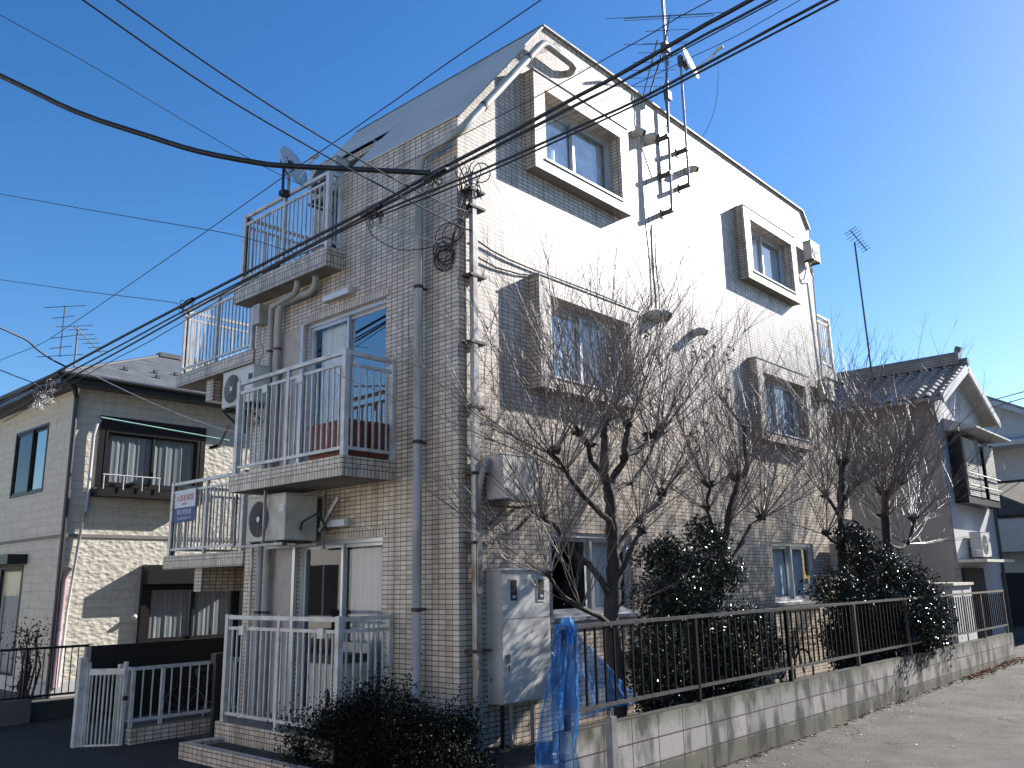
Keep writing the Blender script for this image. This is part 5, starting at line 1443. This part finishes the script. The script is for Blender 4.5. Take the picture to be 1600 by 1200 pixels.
# camellias and hedge
def leafy(name, base, lobes, n, label, cat, seed, leaf=(.06, .03), mt='camellia', stems=10, group='evergreen shrubs', hollow=.45, ymax=-.08, zmin=-.15, density_r=1.0):
    rg = random.Random(seed)
    t = thing(name, base, label, cat, group)
    m = MB(); tot_v = sum(l[3]*l[4]*l[5] for l in lobes)
    clumps = []
    for l in lobes:
        k = max(3, int(64*l[3]*l[4]*l[5]/tot_v*1.6))
        for _ in range(k):
            while True:
                v = Vector((rg.uniform(-1, 1), rg.uniform(-1, 1), rg.uniform(-1, 1)))
                if hollow < v.length <= 1.0: break
            clumps.append((Vector((l[0]+v.x*l[3], l[1]+v.y*l[4], l[2]+v.z*l[5])), rg.uniform(.10, .24)*density_r))
    vs = []; fs = []
    for _ in range(n):
        if rg.random() < .78:
            c, cr = rg.choice(clumps)
            p = c + Vector((rg.gauss(0, 1), rg.gauss(0, 1), rg.gauss(0, 1)))*cr*.55
        else:
            l = rg.choice(lobes)
            while True:
                v = Vector((rg.uniform(-1, 1), rg.uniform(-1, 1), rg.uniform(-1, 1)))
                if .2 < v.length <= .95: break
            p = Vector((l[0]+v.x*l[3], l[1]+v.y*l[4], l[2]+v.z*l[5]))
        if p.z < zmin or p.y > ymax: continue
        L_ = leaf[0]*rg.uniform(.7, 1.2); W_ = leaf[1]*rg.uniform(.8, 1.2)
        q = Vector((rg.uniform(-1, 1), rg.uniform(-1, 1)-.45, rg.uniform(-.6, 1)+.15)).normalized().to_track_quat('Z', 'Y') @ Matrix.Rotation(rg.uniform(0, 6.28), 3, 'Z').to_quaternion()
        b = len(vs)
        for (a_, b_, c_) in ((-L_/2, 0, 0), (-L_*.1, -W_/2, .006), (L_/2, 0, -.004), (-L_*.1, W_/2, .006)):
            vs.append(p + q @ Vector((a_, b_, c_)))
        fs.append((b, b+1, b+2)); fs.append((b, b+2, b+3))
    m.add(vs, fs); m.build('foliage', mt, t)
    st = MB()
    for k in range(stems):
        l = rg.choice(lobes)
        e_ = Vector((l[0]+rg.uniform(-.6, .6)*l[3], l[1]+rg.uniform(-.6, .6)*l[4], l[2]+rg.uniform(-.1, .7)*l[5]))
        b_ = Vector(base) + Vector((rg.uniform(-.15, .15), rg.uniform(-.1, .1), 0))
        mid = b_.lerp(e_, .5) + Vector((rg.uniform(-.1, .1), rg.uniform(-.1, .1), .1))
        st.tube([b_, mid, e_], [.022, .014, .006], 5)
    st.build('stems', 'bark', t)
    return t
leafy('camellia_bush', (2.7, -1.15, -.2), [(2.35, -1.1, .95, .50, .42, .50), (2.1, -1.1, 1.25, .38, .3, .34), (2.75, -1.15, 1.55, .42, .34, .44), (2.45, -1.15, .45, .42, .36, .42), (3.05, -1.2, .75, .42, .42, .40), (1.75, -1.1, .85, .30, .28, .36), (3.05, -1.05, 1.85, .26, .24, .34), (3.35, -1.25, .35, .34, .34, .30), (2.15, -1.0, 1.75, .22, .2, .22), (1.9, -1.1, .2, .25, .25, .25), (3.45, -1.35, .80, .34, .34, .36), (1.55, -1.1, .5, .2, .22, .3)], 30000,
      'dense glossy camellia bush right of the largest bare tree', 'bush', 5, leaf=(.052, .026))
leafy('camellia_bush', (8.0, -1.2, -.2), [(7.5, -1.2, .8, .75, .48, .75), (8.2, -1.15, 1.65, .62, .42, .50), (8.7, -1.35, 1.05, .72, .5, .62), (7.8, -1.7, .95, .48, .36, .42), (8.3, -1.82, .75, .42, .34, .38), (6.9, -1.1, 1.2, .5, .36, .5), (7.5, -1.1, 2.0, .34, .3, .36), (8.9, -1.5, .55, .5, .4, .4), (6.85, -1.1, .5, .36, .35, .45)], 34000,
      'wider glossy camellia bush bulging through the fence in front of the far bare trees', 'bush', 6, leaf=(.060, .030))
leafy('clipped_shrub', (-.6, .3, -.3), [(-.62, 1.05, -.02, .48, .55, .38), (-.65, .35, .10, .50, .60, .42), (-.62, -.30, .06, .46, .42, .40), (-.80, -.75, -.10, .40, .35, .30)], 34000,
      'dark clipped evergreen shrub hiding the foot of the building corner', 'shrub', 8, leaf=(.034, .018), mt='hedge', stems=14, hollow=.3, ymax=3, zmin=-.35)
leafy('garden_plant', (-1.1, 7.9, -.2), [(-1.1, 7.95, .4, .12, .10, .4), (-1.15, 7.95, .8, .2, .15, .2)], 420, 'thin dark garden plant behind the black railing at far left', 'plant', 12, leaf=(.07, .02), mt='hedge', stems=6, ymax=12)

# ================================================================== LITTER
rg = random.Random(77)
m = MB()
for _ in range(260):
    x = rg.uniform(0.5, 13); y = -1.9 - abs(rg.gauss(0, .22)); s = rg.uniform(.008, .022)
    if rg.random() < .3: y = -1.9-rg.uniform(0, 2.2)
    z = gz(x)+.006; a = rg.uniform(0, 3)
    m.add([(x+s*math.cos(a), y+s*math.sin(a), z), (x+s*.6*math.cos(a+1.7), y+s*.6*math.sin(a+1.7), z+.006), (x-s*math.cos(a), y-s*math.sin(a), z), (x+s*.6*math.cos(a-1.7), y+s*.6*math.sin(a-1.7), z+.003)], [(0, 1, 2, 3)])
tag(m.build('litter', 'paper', None, origin=(5, -2.2, -.2)), 'scattered white petals and paper scraps along the foot of the block wall', 'litter', kind='stuff')
m = MB()
for _ in range(620):
    x = rg.uniform(9.5, 13.3) if rg.random() < .72 else rg.uniform(1, 13); y = -1.87 - abs(rg.gauss(0, .10 if x > 9 else .03)); s = rg.uniform(.015, .035)
    z = gz(x)+.006+rg.uniform(0, .03); a = rg.uniform(0, 3)
    m.add([(x+s*math.cos(a), y+s*math.sin(a), z), (x+s*.6*math.cos(a+1.7), y+s*.6*math.sin(a+1.7), z+.015), (x-s*math.cos(a), y-s*math.sin(a), z), (x+s*.6*math.cos(a-1.7), y+s*.6*math.sin(a-1.7), z+.008)], [(0, 1, 2, 3)])
tag(m.build('fallen_leaves', 'leaf_dead', None, origin=(11, -1.95, -.12)), 'drift of brown fallen leaves at the far end of the block wall', 'leaves', kind='stuff')

# ================================================================== UNSEEN HOUSES ADDED ACROSS THE STREETS (for reflections and bounced daylight)
for (y0, y1, h, lab) in ((-7.5, 3.0, 6.2, 'unseen pale house added across the side street to bounce daylight, facing the white gate'), (4.5, 14.0, 6.6, 'unseen pale house added across the side street to bounce daylight, middle of the row'), (15.5, 27.0, 6.4, 'unseen pale house added across the side street to bounce daylight, farthest up the row')):
    t = thing('added_house', (-14, (y0+y1)/2, -.4), lab, 'house', 'unseen houses added across the side street')
    x0 = -14.0
    m = MB(); hl = [(y0+1.2, y0+3.0, 1.0, 2.3), (y0+5.5, y0+7.4, .4, 2.3), (y0+1.2, y0+3.0, 3.9, 5.1), (y0+5.5, y0+7.4, 3.7, 5.1)]
    grid_wall(m, 'X', x0, y0, y1, -.6, h, hl)
    m.poly([(x0, y0, -.6), (x0-7, y0, -.6), (x0-7, y0, h), (x0, y0, h)]); m.poly([(x0, y1, -.6), (x0-7, y1, -.6), (x0-7, y1, h), (x0, y1, h)]); m.poly([(x0-7, y0, -.6), (x0-7, y1, -.6), (x0-7, y1, h), (x0-7, y0, h)])
    m.build('wall', 'plaster_l', t)
    for (a, b, c, d_) in hl:
        w_ = MB().box(x0-.05, x0-.01, a, b, c, d_).build('window', 'window_dark', t)
        MB().box(x0-.01, x0+.02, (a+b)/2-.03, (a+b)/2+.03, c, d_).build('frame', 'sash', w_)
    m = MB(); ym = (y0+y1)/2
    m.poly([(x0+.5, y0-.5, h), (x0+.5, y1+.5, h), (x0-3.5, y1-2.5, h+1.6), (x0-3.5, y0+2.5, h+1.6)]); m.poly([(x0-7.5, y0-.5, h), (x0-7.5, y1+.5, h), (x0-3.5, y1-2.5, h+1.6), (x0-3.5, y0+2.5, h+1.6)])
    m.poly([(x0+.5, y0-.5, h), (x0-7.5, y0-.5, h), (x0-3.5, y0+2.5, h+1.6)]); m.poly([(x0+.5, y1+.5, h), (x0-7.5, y1+.5, h), (x0-3.5, y1-2.5, h+1.6)])
    m.build('roof', 'shingle', t)

for (x0, x1, lab) in ((5.0, 15.5, 'unseen darker house added across the road for reflections, opposite the bare trees'), (17.0, 31.0, 'unseen darker house added across the road for reflections, farther along it')):  # out of view, added to give the windows a darker reflection
    t = thing('added_house', ((x0+x1)/2, -10, -.3), lab, 'house', 'unseen houses added across the road')
    m = MB().box(x0, x1, -17, -10, -.5, 5.4); m.build('wall', 'plaster', t)
    m = MB(); m.poly([(x0-.4, -9.5, 5.4), (x1+.4, -9.5, 5.4), (x1-2.5, -13.5, 7.2), (x0+2.5, -13.5, 7.2)]); m.poly([(x0-.4, -17.5, 5.4), (x1+.4, -17.5, 5.4), (x1-2.5, -13.5, 7.2), (x0+2.5, -13.5, 7.2)])
    m.poly([(x0-.4, -9.5, 5.4), (x0-.4, -17.5, 5.4), (x0+2.5, -13.5, 7.2)]); m.poly([(x1+.4, -9.5, 5.4), (x1+.4, -17.5, 5.4), (x1-2.5, -13.5, 7.2)])
    m.build('roof', 'shingle', t)
    for xx in (x0+1.5, x0+4.5, x0+7.5):
        for z in (.8, 3.4): MB().box(xx, xx+1.7, -9.995, -9.96, z, z+1.2).build('window', 'window_dark', t)
